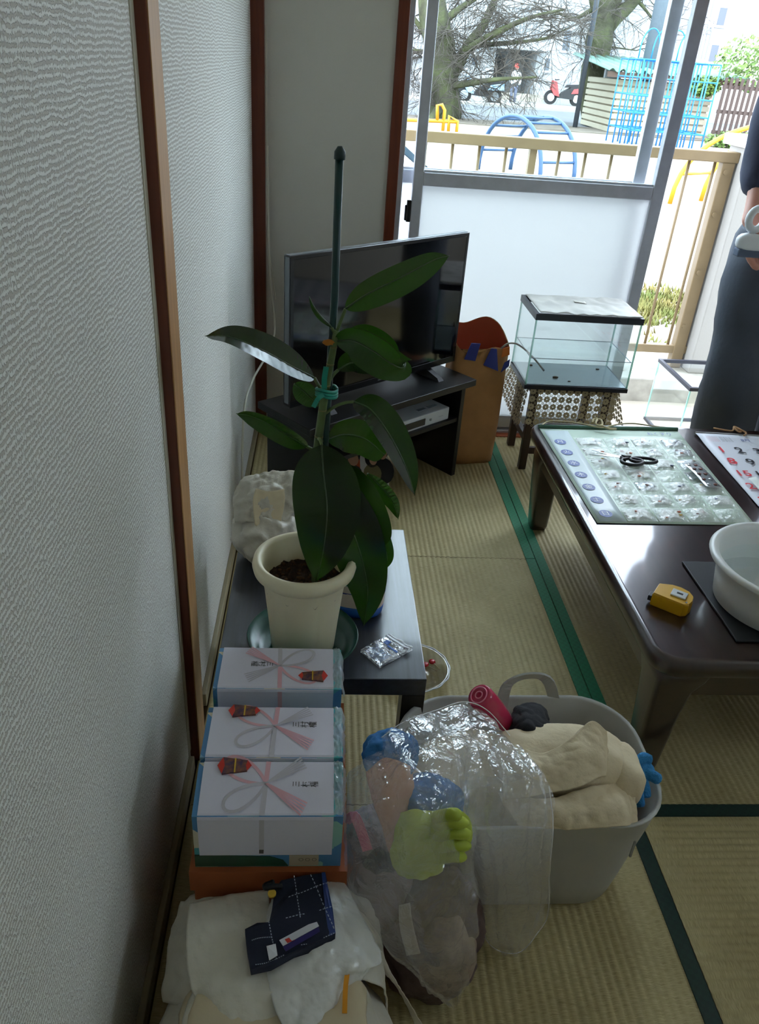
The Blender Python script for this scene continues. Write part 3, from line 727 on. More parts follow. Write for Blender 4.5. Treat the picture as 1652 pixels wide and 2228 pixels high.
# motorbikes
M_BIKEB = mat('bike_blue', '#8fb1cf', .3, coat=.4); M_BIKER = mat('bike_red', '#a33a3a', .35, coat=.3); M_CHR = mat('chrome', '#c7ccd0', .2, metal=1)
def bike(label, x, Y, L, body, z0, face):
    t = thing('motorbike', label, 'motorbike', (x, Y, z0), 'motorbikes by the apartment block')
    s = L / 1.9 * face
    X = lambda a, b: Vector((x + a * s, Y, z0 + b * abs(s)))
    for a in (-.62, .62):
        w = obj('wheel', MB().tube([X(a, .3) - Vector((0, .07, 0)), X(a, .3) + Vector((0, .07, 0))], .3 * abs(s), 20), M_TYRE, t)
        obj('hub', MB().tube([X(a, .3) - Vector((0, .09, 0)), X(a, .3) + Vector((0, .09, 0))], .17 * abs(s), 14), M_CHR, w)
    k = abs(s)
    def shape(pts, w): 
        n = len(pts); return MB().loft([[X(*p) + Vector((0, -w, 0)) for p in pts], [X(*p) + Vector((0, w, 0)) for p in pts]], True, False)
    obj('engine_body', shape([(-.45, .25), (-.5, .55), (-.9, .72), (-.85, .85), (-.3, .78), (.1, .55), (.3, .3)], .16 * k), M_BLK, t)
    obj('fairing', shape([(.25, .35), (.45, .95), (.62, 1.0), (.66, .62), (.5, .4)], .2 * k), body, t)
    obj('seat', shape([(-.75, .78), (-.7, .9), (-.1, .86), (.0, .74)], .14 * k), M_BLK, t)
    obj('tail', shape([(-.95, .55), (-.92, .78), (-.4, .7), (-.3, .5)], .18 * k), body, t)
    obj('handlebar', MB().tube([X(.42, 1.05) - Vector((0, .35 * k, 0)), X(.5, 1.02), X(.42, 1.05) + Vector((0, .35 * k, 0))], .025, 6), M_BLK, t)
    obj('fork', MB().tube([X(.52, 1.0), X(.62, .3)], .035, 6), M_CHR, t)
c = aty(1040, 205, 43.0); bike('pale blue motorbike parked on the road behind the branches', c.x, 42.6, 2.3, M_BIKEB, G - .02, -1)
c = aty(1228, 200, 45.5); bike('red and white scooter on the step by the mossy tree', c.x, 45.5, 2.1, M_BIKER, G + .08, -1)

# ================================================================== people
def skin_body(name, verts, edges, radii, root, material, parent=None, subd=2, origin=None):
    org = Vector(origin) if origin is not None else Vector((sum(v[0] for v in verts) / len(verts), sum(v[1] for v in verts) / len(verts), min(v[2] for v in verts)))
    me = bpy.data.meshes.new(name); me.from_pydata([Vector(v) - org for v in verts], edges, [])
    o = bpy.data.objects.new(name, me); COL.objects.link(o); WORLD_AT[o] = org
    if parent is not None: o.parent = parent; o.location = org - WORLD_AT[parent]
    else: o.location = org
    me.materials.append(material)
    md = o.modifiers.new('skin', 'SKIN'); md.use_smooth_shade = True
    sv = me.skin_vertices[0].data
    for i, r in enumerate(radii): sv[i].radius = r if isinstance(r, tuple) else (r, r)
    for i in range(len(verts)): sv[i].use_root = (i == root)
    s = o.modifiers.new('smooth', 'SUBSURF'); s.levels = subd; s.render_levels = subd
    return o
def bake(o):
    """turn the modifiers into plain mesh so that the shape is fixed"""
    dg = bpy.context.evaluated_depsgraph_get(); dg.update()
    me = bpy.data.meshes.new_from_object(o.evaluated_get(dg)); o.modifiers.clear(); old = o.data; o.data = me
    for p in me.polygons: p.use_smooth = True
    return o
M_SKIN = mat('skin', '#c98f7d', .5, subsurf=.1); M_TROUS = mat('charcoal_trousers', '#474e5a', .75, var=.12, vscale=9, bump=.35, bscale=14, bdist=.01)
M_NAVY = mat('dark_navy_top', '#2b3048', .8, var=.1, vscale=12, bump=.3, bscale=20, bdist=.006); M_HAIR = mat('black_hair', '#161412', .5)
PX, PY = 1.635, 2.36
pe = thing('person', 'person in a dark top and baggy charcoal trousers holding a white tool at the hip', 'person', (PX, PY, 0))
# body: head, neck, trunk, arms
v = [(PX, PY, .95), (PX, PY + .01, 1.12), (PX, PY, 1.28), (PX, PY, 1.42), (PX, PY - .01, 1.49), (PX, PY - .03, 1.56), (PX, PY - .03, 1.66),
     (PX - .14, PY, 1.40), (PX - .150, PY + .03, 1.15), (PX - .180, PY - .07, .955), (PX - .20, PY - .115, .895),
     (PX + .17, PY, 1.40), (PX + .22, PY + .03, 1.14), (PX + .20, PY - .10, .93), (PX + .19, PY - .13, .87),
     (PX - .08, PY, .86), (PX - .055, PY - .01, .48), (PX - .03, PY + .02, .09), (PX - .03, PY - .12, .035), (PX + .09, PY, .86), (PX + .13, PY - .02, .48), (PX + .20, PY + .03, .09), (PX + .20, PY - .11, .035)]
e = [(0, 1), (1, 2), (2, 3), (3, 4), (4, 5), (5, 6), (3, 7), (7, 8), (8, 9), (9, 10), (3, 11), (11, 12), (12, 13), (13, 14), (0, 15), (15, 16), (16, 17), (17, 18), (0, 19), (19, 20), (20, 21), (21, 22)]
r = [(.14, .10), (.13, .095), (.15, .10), (.12, .085), .05, (.075, .09), (.08, .095), .055, .045, .03, (.022, .034), .055, .045, .03, (.022, .034), .085, .055, .035, .035, .085, .055, .035, .035]
body = bake(skin_body('body', v, e, r, 0, M_SKIN, pe))
def hand(side, c, pitch=0.0):
    """five separate bent fingers on the end of the palm"""
    m = MB(); c = Vector(c); sx = side
    for k, (dx, L, y0) in enumerate(((-.026, .068, 0), (-.009, .078, -.002), (.009, .074, -.002), (.025, .058, 0))):
        a = c + Vector((dx * .6, -.012 + dx * .5, -.02)); b = a + Vector((.012 * sx, -.014, -L * .45)); d = b + Vector((.022 * sx, .006, -L * .3)); f = d + Vector((.02 * sx, .014, -L * .12))
        m.tube(smooth_path([a, b, d, f], 8), [.0095] * 5 + [.009, .0085, .008, .006], 8)
    a = c + Vector((0, -.03, .012)); m.tube(smooth_path([a, a + Vector((.02 * sx, -.018, -.02)), a + Vector((.036 * sx, -.012, -.045))], 6), [.012, .0115, .011, .0105, .010, .009, .007], 8)
    return m
obj('fingers', hand(1, (PX - .202, PY - .12, .880)), M_SKIN, pe); obj('fingers', hand(-1, (PX + .188, PY - .135, .85)), M_SKIN, pe)
# head features
hd = Vector((PX, PY - .03, 1.60))
obj('nose', blob(hd + Vector((0, -.098, .0)), (.014, .018, .024), amp=0, sub=2), M_SKIN, pe)
for s in (-1, 1):
    ey = obj('eye', blob(hd + Vector((s * .032, -.083, .022)), (.013, .008, .008), amp=0, sub=2), mat('eye_white', '#e8e6e2', .2), pe)
    obj('iris', blob(hd + Vector((s * .032, -.0905, .022)), (.0055, .002, .0055), amp=0, sub=2), M_HAIR, ey)
    obj('ear', blob(hd + Vector((s * .082, .005, .005)), (.010, .018, .028), amp=0, sub=2), M_SKIN, pe)
obj('mouth', blob(hd + Vector((0, -.088, -.045)), (.022, .008, .006), amp=0, sub=2), mat('lips', '#a3615a', .5), pe)
hm = blob(hd + Vector((0, .012, .045)), (.092, .108, .082), amp=.05, sc=30, sub=3); hm.v = [p if not (p.y < hd.y - .045 and p.z < hd.z + .065) else Vector((p.x, hd.y - .045, p.z)) for p in hm.v]
obj('hair', hm, M_HAIR, pe)
# clothes
tv = [(PX, PY, .98), (PX, PY, .86), (PX - .075, PY - .005, .74), (PX - .055, PY - .015, .47), (PX - .03, PY + .01, .22), (PX - .03, PY + .015, .075), (PX + .085, PY, .74), (PX + .13, PY - .02, .47), (PX + .20, PY, .22), (PX + .20, PY + .02, .075)]
te = [(0, 1), (1, 2), (2, 3), (3, 4), (4, 5), (1, 6), (6, 7), (7, 8), (8, 9)]
tr_ = [(.15, .115), (.155, .125), (.10, .11), (.095, .10), (.10, .105), (.10, .11), (.10, .11), (.095, .10), (.10, .105), (.10, .11)]
o = bake(skin_body('trousers', tv, te, tr_, 0, M_TROUS, pe))
for p in o.data.vertices:
    w = p.co + WORLD_AT[o]; f = ridged((w.x, w.y, w.z * .55), 7.0, 3.0); p.co += p.normal * .016 * (f - .3)
uv_ = [(PX, PY, .84), (PX, PY, .97), (PX, PY + .01, 1.15), (PX, PY, 1.30), (PX, PY, 1.42), (PX - .13, PY, 1.405), (PX - .145, PY + .03, 1.15), (PX - .172, PY - .05, .965), (PX + .17, PY, 1.405), (PX + .22, PY + .03, 1.14), (PX + .205, PY - .07, .99)]
ue = [(0, 1), (1, 2), (2, 3), (3, 4), (4, 5), (5, 6), (6, 7), (4, 8), (8, 9), (9, 10)]
ur = [(.17, .135), (.17, .13), (.165, .125), (.175, .125), (.13, .10), .085, .07, .055, .085, .07, .055]
o = bake(skin_body('top', uv_, ue, ur, 0, M_NAVY, pe))
for p in o.data.vertices:
    w = p.co + WORLD_AT[o]; p.co += p.normal * .010 * (ridged((w.x, w.y, w.z * .7), 9.0, 5.0) - .3)
for s in (-1, 1): obj('sock', blob((PX + .085 + s * .115, PY - .06, .035), (.048, .12, .036), amp=0, sub=3, floor=0.002), mat('grey_sock', '#55585e', .9), pe)
obj('cord', MB().tube(smooth_path([(PX - .175, PY - .09, 1.00), (PX - .06, PY - .15, 1.02), (PX + .05, PY - .15, 1.01)], 12), .004, 6), mat('white_cord', '#e6e6e8', .6), pe)
# the white tool in the hand: a loop handle on a rounded body
M_WPL = mat('white_plastic', '#e3e6ea', .4)
tl = thing('scrubbing_brush', 'white loop handled brush held by the person', 'brush', tuple(aty(1640, 520, 2.205)))
c = aty(1640, 502, 2.205)
obj('handle', MB().tube([c + Vector((.022 * math.cos(2 * math.pi * i / 20), 0, .028 * math.sin(2 * math.pi * i / 20) + .03)) for i in range(21)], .011, 8), M_WPL, tl)
obj('head', blob(c + Vector((.012, 0, -.03)), (.052, .022, .024), amp=0, sub=3, power=3), M_WPL, tl)
obj('bristles', MB().box(tuple(c + Vector((-.034, -.016, -.070))), tuple(c + Vector((.058, .016, -.048))), .004), mat('grey_bristles', '#5a6478', .8), tl)

# worker across the road
wp = aty(1117, 205, 43.8); wx, wy, wz = wp.x, 43.8, G - .0
wk = thing('person', 'worker in white jacket and red helmet standing by the entrance', 'person', (wx, wy, G))
v = [(wx, wy, wz + .9), (wx, wy, wz + 1.15), (wx, wy, wz + 1.4), (wx, wy, wz + 1.5), (wx, wy, wz + 1.62), (wx - .2, wy, wz + 1.36), (wx - .26, wy, wz + 1.08), (wx - .16, wy - .15, wz + .92), (wx + .2, wy, wz + 1.36), (wx + .27, wy, wz + 1.08), (wx + .2, wy - .15, wz + .9)]
e = [(0, 1), (1, 2), (2, 3), (3, 4), (2, 5), (5, 6), (6, 7), (2, 8), (8, 9), (9, 10)]
bake(skin_body('body', v, e, [.16, .15, .14, .06, .09, .08, .065, .05, .08, .065, .05], 0, mat('white_jacket', '#e8e9ea', .8), wk))
v = [(wx, wy, wz + .92), (wx - .09, wy, wz + .8), (wx - .1, wy, wz + .45), (wx - .1, wy, wz + .1), (wx + .09, wy, wz + .8), (wx + .1, wy, wz + .45), (wx + .1, wy, wz + .1)]
bake(skin_body('trousers', v, [(0, 1), (1, 2), (2, 3), (0, 4), (4, 5), (5, 6)], [.15, .1, .08, .07, .1, .08, .07], 0, mat('grey_blue_trousers', '#5d6273', .8), wk))
for s in (-1, 1): obj('boot', blob((wx + s * .1, wy - .05, wz + .05), (.06, .13, .05), amp=0, sub=2, floor=wz + .001), M_BLK, wk)
obj('face', blob((wx, wy - .03, wz + 1.6), (.085, .085, .11), amp=0, sub=2), M_SKIN, wk)
hl = obj('helmet', MB().lathe([(.135, 1.65), (.132, 1.70), (.115, 1.76), (.07, 1.805), (.0, 1.82)], (wx, wy, wz), 20), mat('red_helmet', '#cf3a2e', .35), wk)
obj('brim', MB().box((wx - .1, wy - .2, wz + 1.645), (wx + .1, wy - .1, wz + 1.66), .005), MATS['red_helmet'], hl)

# ================================================================== television corner
M_BLKW = wood('black_stained_wood', '#17181b', '#26282c', .38, 5, 'X'); M_BLKM = mat('matt_black_board', '#0c0c0e', .4)
TA = math.radians(39.8); tO = Vector((.212, 1.965, 0)); tx = Vector((math.cos(TA), math.sin(TA), 0)); ty = Vector((-math.sin(TA), math.cos(TA), 0))
TM = frame(tO, tx, ty); SW, SD = .70, .245
st = thing('tv_stand', 'black low television stand set across the room corner', 'tv stand', tuple(tO + tx * SW / 2 + ty * SD / 2))
obj('top_board', MB().box((0, 0, .328), (SW, SD, .35), .002, TM), M_BLKM, st)
obj('side_panel', MB().box((.03, .015, 0), (.048, SD - .005, .328), .001, TM), M_BLKM, st)
obj('side_panel', MB().box((SW - .05, .015, 0), (SW - .032, SD - .005, .328), .001, TM), M_BLKM, st)
obj('shelf', MB().box((.048, .02, .205), (SW - .05, SD - .01, .219), .001, TM), M_BLKM, st)
obj('back_board', MB().box((.048, SD - .012, .03), (SW - .05, SD - .006, .328), 0, TM), M_BLKM, st)
rc = thing('video_recorder', 'slim white and silver set top box on the stand shelf', 'recorder', tuple(TM @ Vector((.48, .1, .2195))))
obj('case', MB().box((.33, .03, .2195), (.615, .20, .262), .003, TM), mat('silver_case', '#c9cdd2', .4), rc)
obj('display_window', MB().box((.345, .0275, .228), (.50, .0305, .250), .0005, TM), mat('dark_display', '#22262a', .15), rc)
bt = obj('button', MB().box((.522, .0265, .236), (.530, .0305, .243), .0005, TM), mat('grey_button', '#8b9098', .5), rc)
obj('port_strip', MB().box((.50, .06, .262), (.535, .075, .2635), 0, TM).box((.545, .06, .262), (.59, .075, .2635), 0, TM), mat('sticker_grey', '#9aa3ad', .6), rc)
obj('lettering', text_mb('oooooo', .007, TM @ frame((.575, .0293, .240), (1, 0, 0), (0, 0, 1))), MATS['grey_button'], rc)
# television
VA = math.radians(40.9); vO = Vector((.153, 2.041, .38)); vx = Vector((math.cos(VA), math.sin(VA), 0)); vy = Vector((-math.sin(VA), math.cos(VA), 0))
VM = frame(vO, vx, vy); VW, VH = .70, .414
tv = thing('television', 'black flat screen television standing on the corner stand', 'television', tuple(vO + vx * VW / 2 - Vector((0, 0, .03))))
obj('casing', MB().box((0, .0, 0), (VW, .030, VH), .003, VM).box((.1, .03, .03), (VW - .1, .062, .28), .006, VM), mat('glossy_black_case', '#0e0f12', .18), tv)
def screen_mat():
    m, nt, N, L = _new('tv_screen'); b = N['Principled BSDF']; b.inputs['Base Color'].default_value = lin('#0a0a0c'); b.inputs['Roughness'].default_value = .06; setin(b, 'Specular IOR Level', .6)
    return m
obj('screen', MB().box((.010, -.0012, .02), (VW - .010, .001, VH - .010), 0, VM), screen_mat(), tv)
obj('bezel', MB().box((0, -.002, 0), (VW, .0, .0195), .0005, VM).box((0, -.002, VH - .0095), (VW, .0, VH), .0005, VM).box((0, -.002, .0196), (.0095, 0, VH - .0096), .0005, VM).box((VW - .0095, -.002, .0196), (VW, 0, VH - .0096), .0005, VM), mat('bezel_black', '#131418', .22), tv)
obj('side_trim', MB().box((-.0015, .004, .01), (0, .022, VH - .004), 0, VM), mat('pale_edge', '#5d6468', .3), tv)
obj('edge_trim', MB().box((.001, .004, VH), (VW - .001, .020, VH + .0015), 0, VM), mat('silver_edge', '#aab0b6', .25, metal=.6), tv)
for x in (.12, VW - .12):
    obj('foot', MB().hexa([VM @ Vector(p) for p in ((x - .012, -.055, -.0295), (x + .012, -.055, -.0295), (x + .012, .095, -.0295), (x - .012, .095, -.0295))],
                          [VM @ Vector(p) for p in ((x - .010, -.045, -.02), (x + .010, -.045, -.02), (x + .012, .03, .004), (x - .012, .03, .004))]), M_BLK, tv)
obj('logo', text_mb('oooo', .008, VM @ frame((VW * .5, -.0022, .010), (1, 0, 0), (0, 0, 1))), MATS['silver_edge'], tv)
# cables by the wall
M_CABLE = mat('ivory_cable', '#c9c4b4', .5)
o = obj('antenna_cable', MB().tube(smooth_path([(.05, 2.70, .98), (.055, 2.69, .60), (.075, 2.62, .40), (.03, 2.30, .36), (.022, 2.10, .345), (.020, 2.02, .20), (.03, 1.96, .012), (.06, 1.9, .006)], 60), .0035, 8), M_CABLE)
tag(o, 'ivory aerial cable running down behind the television stand', 'cable')
o = obj('telephone_wire', MB().tube(smooth_path([(.047, 2.725, 1.30), (.046, 2.722, 1.0), (.05, 2.715, .7), (.075, 2.70, .5)], 30), .0022, 6), M_CABLE); tag(o, 'thin ivory wire clipped down the corner post', 'cable')

# paper bag behind the stand
M_KRAFT = mat('kraft_paper', '#b08050', .8, var=.1, vscale=14, bump=.5, bscale=16, bdist=.006); M_KRIN = mat('bag_inside_red', '#a5482e', .8)
pb = thing('paper_bag', 'tall brown paper carrier bag with red inside and blue print', 'bag', (.772, 2.565, 0))
bA = math.radians(8); BM = rotz(bA, (.772, 2.565, 0))
def bring(z, w, d, ph, n=48):
    out = []
    for i in range(n):
        a = 2 * math.pi * i / n; c, s = math.cos(a), math.sin(a); k = 5
        q = (abs(c) ** k + abs(s) ** k) ** (-1 / k)
        x, y = c * q * w, s * q * d
        f = .006 * math.sin(3 * a + ph) + .005 * noise.noise(Vector((c * 2, s * 2, z * 9)))
        out.append(BM @ Vector((x * (1 + f * 6), y * (1 + f * 6), z)))
    return out
zs = [0.0, .03, .08, .15, .22, .28, .34, .39, .425]
rings = [bring(z, .098 + .006 * math.sin(z * 9), .062 + .008 * math.sin(z * 14 + 1), z * 6) for z in zs]
topr = []
for i, p in enumerate(rings[-1]):
    q = BM.inverted() @ p; topr.append(BM @ Vector((q.x, q.y, .452 + .030 * (q.y / .06) + .012 * math.sin(q.x * 40))))
rings.append(topr)
mb = MB(); mb.loft(rings, False); mb.f.append(tuple(range(48))); mb.s.append(False)
obj('paper_body', mb, M_KRAFT, pb, solid=.0012)
inn = [[(p - Vector((0, 0, 0))) + (WORLD_AT[pb] + Vector((-.015, -.01, 0)) - Vector((p.x, p.y, 0)) + Vector((0, 0, 0))).to_3d() * .03 for p in r_] for r_ in rings[6:]]
inn = [[Vector((q.x, q.y, p.z - .001)) for q, p in zip(a_, b_)] for a_, b_ in zip(inn, rings[6:])]
obj('inner_lining', MB().loft(inn, False), M_KRIN, pb)
M_BLUEP = mat('blue_print', '#2b3480', .6); M_ORP = mat('orange_print', '#d8752a', .6)
def on_bag(u, z):   # a point just proud of the bag front, u across
    q = Vector((u, -.073, z)); return BM @ q
def quadp(name, pts, m):
    a = [on_bag(*p) for p in pts]; b = [p + Vector((0, .0025, 0)) for p in a]
    obj(name, MB().loft([a, b], True, False), m, pb)
quadp('print_patch', [(-.070, .392), (-.030, .386), (-.020, .446), (-.052, .448)], M_BLUEP)
quadp('print_patch', [(.000, .372), (.056, .350), (.040, .428), (.020, .430)], M_BLUEP)
quadp('print_patch', [(.066, .345), (.092, .368), (.092, .392), (.074, .380)], M_BLUEP)
quadp('print_patch', [(.060, .398), (.088, .408), (.084, .436), (.062, .430)], M_ORP)
obj('handle', MB().tube(smooth_path([BM @ Vector(p) for p in ((.055, -.07, .43), (.075, -.085, .452), (.11, -.09, .447), (.16, -.10, .41), (.205, -.11, .365))], 20), .003, 8), mat('cord_grey', '#a8a49a', .7), pb)

# photo magazine lying under the plant
M_PAPER = mat('white_paper', '#d6d2c8', .6)
mg = thing('magazine', 'magazine with portrait pictures leaning before the television stand', 'magazine', (.38, 1.95, 0))
m0 = atz(762, 1010, .12)
mO = atz(738, 1085, .004)
MM = frame((mO.x, mO.y, .003), (1, .05, 0), (-.05, .75, .55))
obj('cover', MB().box((0, 0, 0), (.165, .23, .006), .001, MM), M_PAPER, mg)
obj('orange_panel', MB().box((.0, .05, .006), (.072, .20, .0066), 0, MM), mat('orange_ink', '#c4552a', .5), mg)
M_FACE = mat('printed_face', '#c99a78', .6); M_INK = mat('black_ink', '#191715', .6); M_KHAKI = mat('khaki_ink', '#7a7048', .6)
def disc(cx, cy, rx, ry, z, m, name='picture'):
    obj(name, MB().prism([(cx + rx * math.cos(a * .4488), cy + ry * math.sin(a * .4488)) for a in range(14)], .0004, MM @ Matrix.Translation((0, 0, z))), m, mg)
disc(.048, 0.155, .026, .03, .0067, M_INK); disc(.050, 0.140, .018, .024, .0072, M_FACE)
disc(.05, 0.090, .028, .03, .0067, M_INK)
disc(.112, 0.145, .024, .034, .0067, M_INK); disc(.116, 0.140, .013, .02, .0072, M_FACE); disc(.112, 0.090, .03, .035, .0067, M_KHAKI)
disc(.148, 0.170, .02, .026, .0067, M_INK); disc(.148, 0.163, .015, .022, .0072, M_FACE); disc(.152, 0.100, .032, .048, .0065, M_INK)

# ================================================================== aquarium on its stool
M_STOOL = wood('dark_walnut', '#2c1d18', '#402a22', .4, 6)
sx0, sx1, sy0, sy1, sz = .955, 1.235, 2.462, 2.682, .318
so = thing('wooden_stool', 'dark wooden stool with stretchers under the aquarium', 'stool', ((sx0 + sx1) / 2, (sy0 + sy1) / 2, 0))
obj('seat', MB().box((sx0 - .01, sy0 - .01, sz - .02), (sx1 + .01, sy1 + .01, sz), .003), M_STOOL, so)
for x in (sx0, sx1 - .026):
    for y in (sy0, sy1 - .026): obj('leg', MB().box((x, y, 0), (x + .026, y + .026, sz - .02), .002), M_STOOL, so)
for x in (sx0 + .005, sx1 - .021): obj('stretcher', MB().box((x, sy0 + .026, .10), (x + .016, sy1 - .026, .125), .002), M_STOOL, so)
for y in (sy0 + .005, sy1 - .021): obj('stretcher', MB().box((sx0 + .026, y, .06), (sx1 - .026, y + .016, .085), .002), M_STOOL, so)
# lace cloth: flower motifs joined by small rings
M_LACE = mat('ecru_lace', '#b7aa8c', .85)
def lace(mb, fn, w, h, st):
    """fn(u, v) -> point of the cloth; w, h its size in metres"""
    nx, ny = max(2, round(w / st)), max(2, round(h / st))
    def put(cx, cy, pts):
        return [fn((cx + p[0]) / w, (cy + p[1]) / h) for p in pts]
    for j in range(ny):
        for i in range(nx):
            cx, cy = (i + .5 + (.5 if j % 2 else 0) * 0) * w / nx, (j + .5) * h / ny; R = st * .50
            for k in range(8):
                a = k * math.pi / 4; ca, sa = math.cos(a), math.sin(a)
                loc = [(.26, -.10), (.62, -.27), (.86, -.22), (.94, 0), (.86, .22), (.62, .27), (.26, .10)]
                mb.add(put(cx, cy, [((p * ca - q_ * sa) * R, (p * sa + q_ * ca) * R) for p, q_ in loc]), [tuple(range(7))])
            ring = [(.30, a * math.pi / 5) for a in range(10)] + [(.16, a * math.pi / 5) for a in range(10)]
            mb.add(put(cx, cy, [(rr * math.cos(t) * R, rr * math.sin(t) * R) for rr, t in ring]), [(a, (a + 1) % 10, (a + 1) % 10 + 10, a + 10) for a in range(10)])
            for dx_, dy_ in ((.5, .5),):
                ex, ey = cx + dx_ * w / nx, cy + dy_ * h / ny
                if ex > w or ey > h: continue
                ring = [(.34, a * math.pi / 4) for a in range(8)] + [(.2, a * math.pi / 4) for a in range(8)]
                mb.add(put(ex, ey, [(rr * math.cos(t) * R, rr * math.sin(t) * R) for rr, t in ring]), [(a, (a + 1) % 8, (a + 1) % 8 + 8, a + 8) for a in range(8)])
lc = thing('lace_cloth', 'ecru flower lace cloth hanging from the stool under the aquarium', 'cloth', ((sx0 + sx1) / 2, (sy0 + sy1) / 2, sz + .001))
zl = sz + .0015; ST = .0255
fx0, fx1 = sx0 - .028, sx1 + .03; fy0, fy1 = sy0 - .018, sy1 + .012
def flap(name, fn, w, h):
    mb = MB(); lace(mb, fn, w, h, ST); obj(name, mb, M_LACE, lc, kind='stuff', solid=.0006)
obj('cloth_top', MB().box((sx0 - .012, sy0 - .012, sz + .0002), (sx1 + .012, sy1 + .012, sz + .0012)), M_LACE, lc)
flap('front_drop', lambda u, v: Vector((sx0 - .014 + u * (sx1 - sx0 + .028), sy0 - .014 - .004 - .006 * v - .004 * math.sin(u * 14) * v, zl - .135 * v)), sx1 - sx0 + .028, .135)
flap('left_drop', lambda u, v: Vector((sx0 - .016 - .012 * v - .03 * v * u, sy0 - .016 + u * (sy1 - sy0 + .03), zl - .155 * v * (1 - .45 * abs(u - .2)))), sy1 - sy0 + .03, .15)
flap('right_drop', lambda u, v: Vector((sx1 + .016 + .04 * v * (1 - .4 * u), sy0 - .016 + u * (sy1 - sy0 + .03) - .02 * v, zl - .135 * v)), sy1 - sy0 + .03, .135)
flap('corner_drop', lambda u, v: Vector((sx0 - .012 - .055 * v - .01 * u, sy1 - .03 + .05 * u + .01 * v, zl - .08 * v - .035 * u * v)), .06, .09)
# tank
ax0, ax1, ay0, ay1, az0, az1 = .917, 1.266, 2.425, 2.648, .321, .574
aq = thing('aquarium', 'glass aquarium half full of water with a grey sheet on top', 'aquarium', ((ax0 + ax1) / 2, (ay0 + ay1) / 2, az0))
M_AGL = film('aquarium_glass', '#fcfefe', 1.0, .01, bump=0); M_AED = mat('green_glass_edge', '#b4e6d8', .1, trans=.5, spec=.8); M_AFR = mat('dark_blue_black_trim', '#20222e', .35)
t_ = .004
for n_, a_, b_ in (('front_pane', (ax0, ay0, az0 + .014), (ax1, ay0 + t_, az1 - .02)), ('back_pane', (ax0, ay1 - t_, az0 + .014), (ax1, ay1, az1 - .02)), ('left_pane', (ax0, ay0 + t_, az0 + .014), (ax0 + t_, ay1 - t_, az1 - .02)), ('right_pane', (ax1 - t_, ay0 + t_, az0 + .014), (ax1, ay1 - t_, az1 - .02))):
    obj(n_, MB().box(a_, b_), M_AGL, aq)
for x, y in ((ax0, ay0), (ax1, ay0), (ax0, ay1), (ax1, ay1)):
    obj('corner_edge', MB().box((x - .0008 if x == ax0 else x - .004, y - .0008 if y == ay0 else y - .004, az0 + .014), (x + .004 if x == ax0 else x + .0008, y + .004 if y == ay0 else y + .0008, az1 - .02)), M_AED, aq)
def rect_ring(x0, x1, y0, y1, z0, z1, w): return MB().box((x0, y0, z0), (x1, y0 + w, z1)).box((x0, y1 - w, z0), (x1, y1, z1)).box((x0, y0 + w, z0), (x0 + w, y1 - w, z1)).box((x1 - w, y0 + w, z0), (x1, y1 - w, z1))
obj('base_trim', rect_ring(ax0 - .003, ax1 + .003, ay0 - .003, ay1 + .003, az0, az0 + .014, .014), M_AFR, aq)
obj('top_trim', rect_ring(ax0 - .003, ax1 + .003, ay0 - .003, ay1 + .003, az1 - .02, az1, .012), M_AFR, aq)
obj('tank_floor', MB().box((ax0 + t_, ay0 + t_, az0 + .006), (ax1 - t_, ay1 - t_, az0 + .016)), mat('tank_floor_grey', '#8f959b', .3), aq)
zw = az0 + .105
M_WATER = film('tank_water', '#f8fdfd', 1.0, .02, bump=0, shine=.3, base=.02)
obj('water', MB().box((ax0 + t_ + .0005, ay0 + t_ + .0005, az0 + .0165), (ax1 - t_ - .0005, ay1 - t_ - .0005, zw)), M_WATER, aq)
obj('waterline', rect_ring(ax0 + t_, ax1 - t_, ay0 + t_, ay1 - t_, zw - .001, zw + .001, .002), mat('waterline_grey', '#8d9aa2', .2), aq)
for x, y, s in ((ax0 + .12, ay0 + .07, .006), (ax0 + .16, ay0 + .04, .003), (ax0 + .06, ay1 - .04, .004), (ax1 - .05, ay1 - .05, .004)):
    obj('pebble', blob((x, y, az0 + .0165 + s * .5), (s * 1.8, s, s * .6), amp=.2, sub=2), mat('brown_pebble', '#6b5a44', .8), aq)
def lid(u, v):
    x = ax0 + .010 + u * (ax1 - ax0 - .012); y = ay0 - .001 + v * (ay1 - ay0 - .004)
    return Vector((x, y, az1 + .0035 + .006 * (noise.noise(Vector((x * 34, y * 18, 0))) + .5) * (1 if 0 < u < 1 and 0 < v < 1 else .3)))
o = obj('lid_sheet', MB().grid(lid, 60, 34), mat('silver_grey_sheet', '#b4b2ac', .5, col2='#cfccc4', vscale=14, bump=.6, bscale=60, vstretch=(.5, 1, 1)), solid=.0015)
tag(o, 'wrinkled silver grey sheet covering the aquarium', 'sheet')
o = obj('paper_scrap', MB().grid(lambda u, v: lid(.42 + .12 * u, .52 + .12 * v) + Vector((0, 0, .004)), 6, 4), M_PAPER, solid=.0006); tag(o, 'small white scrap on the aquarium lid', 'paper')
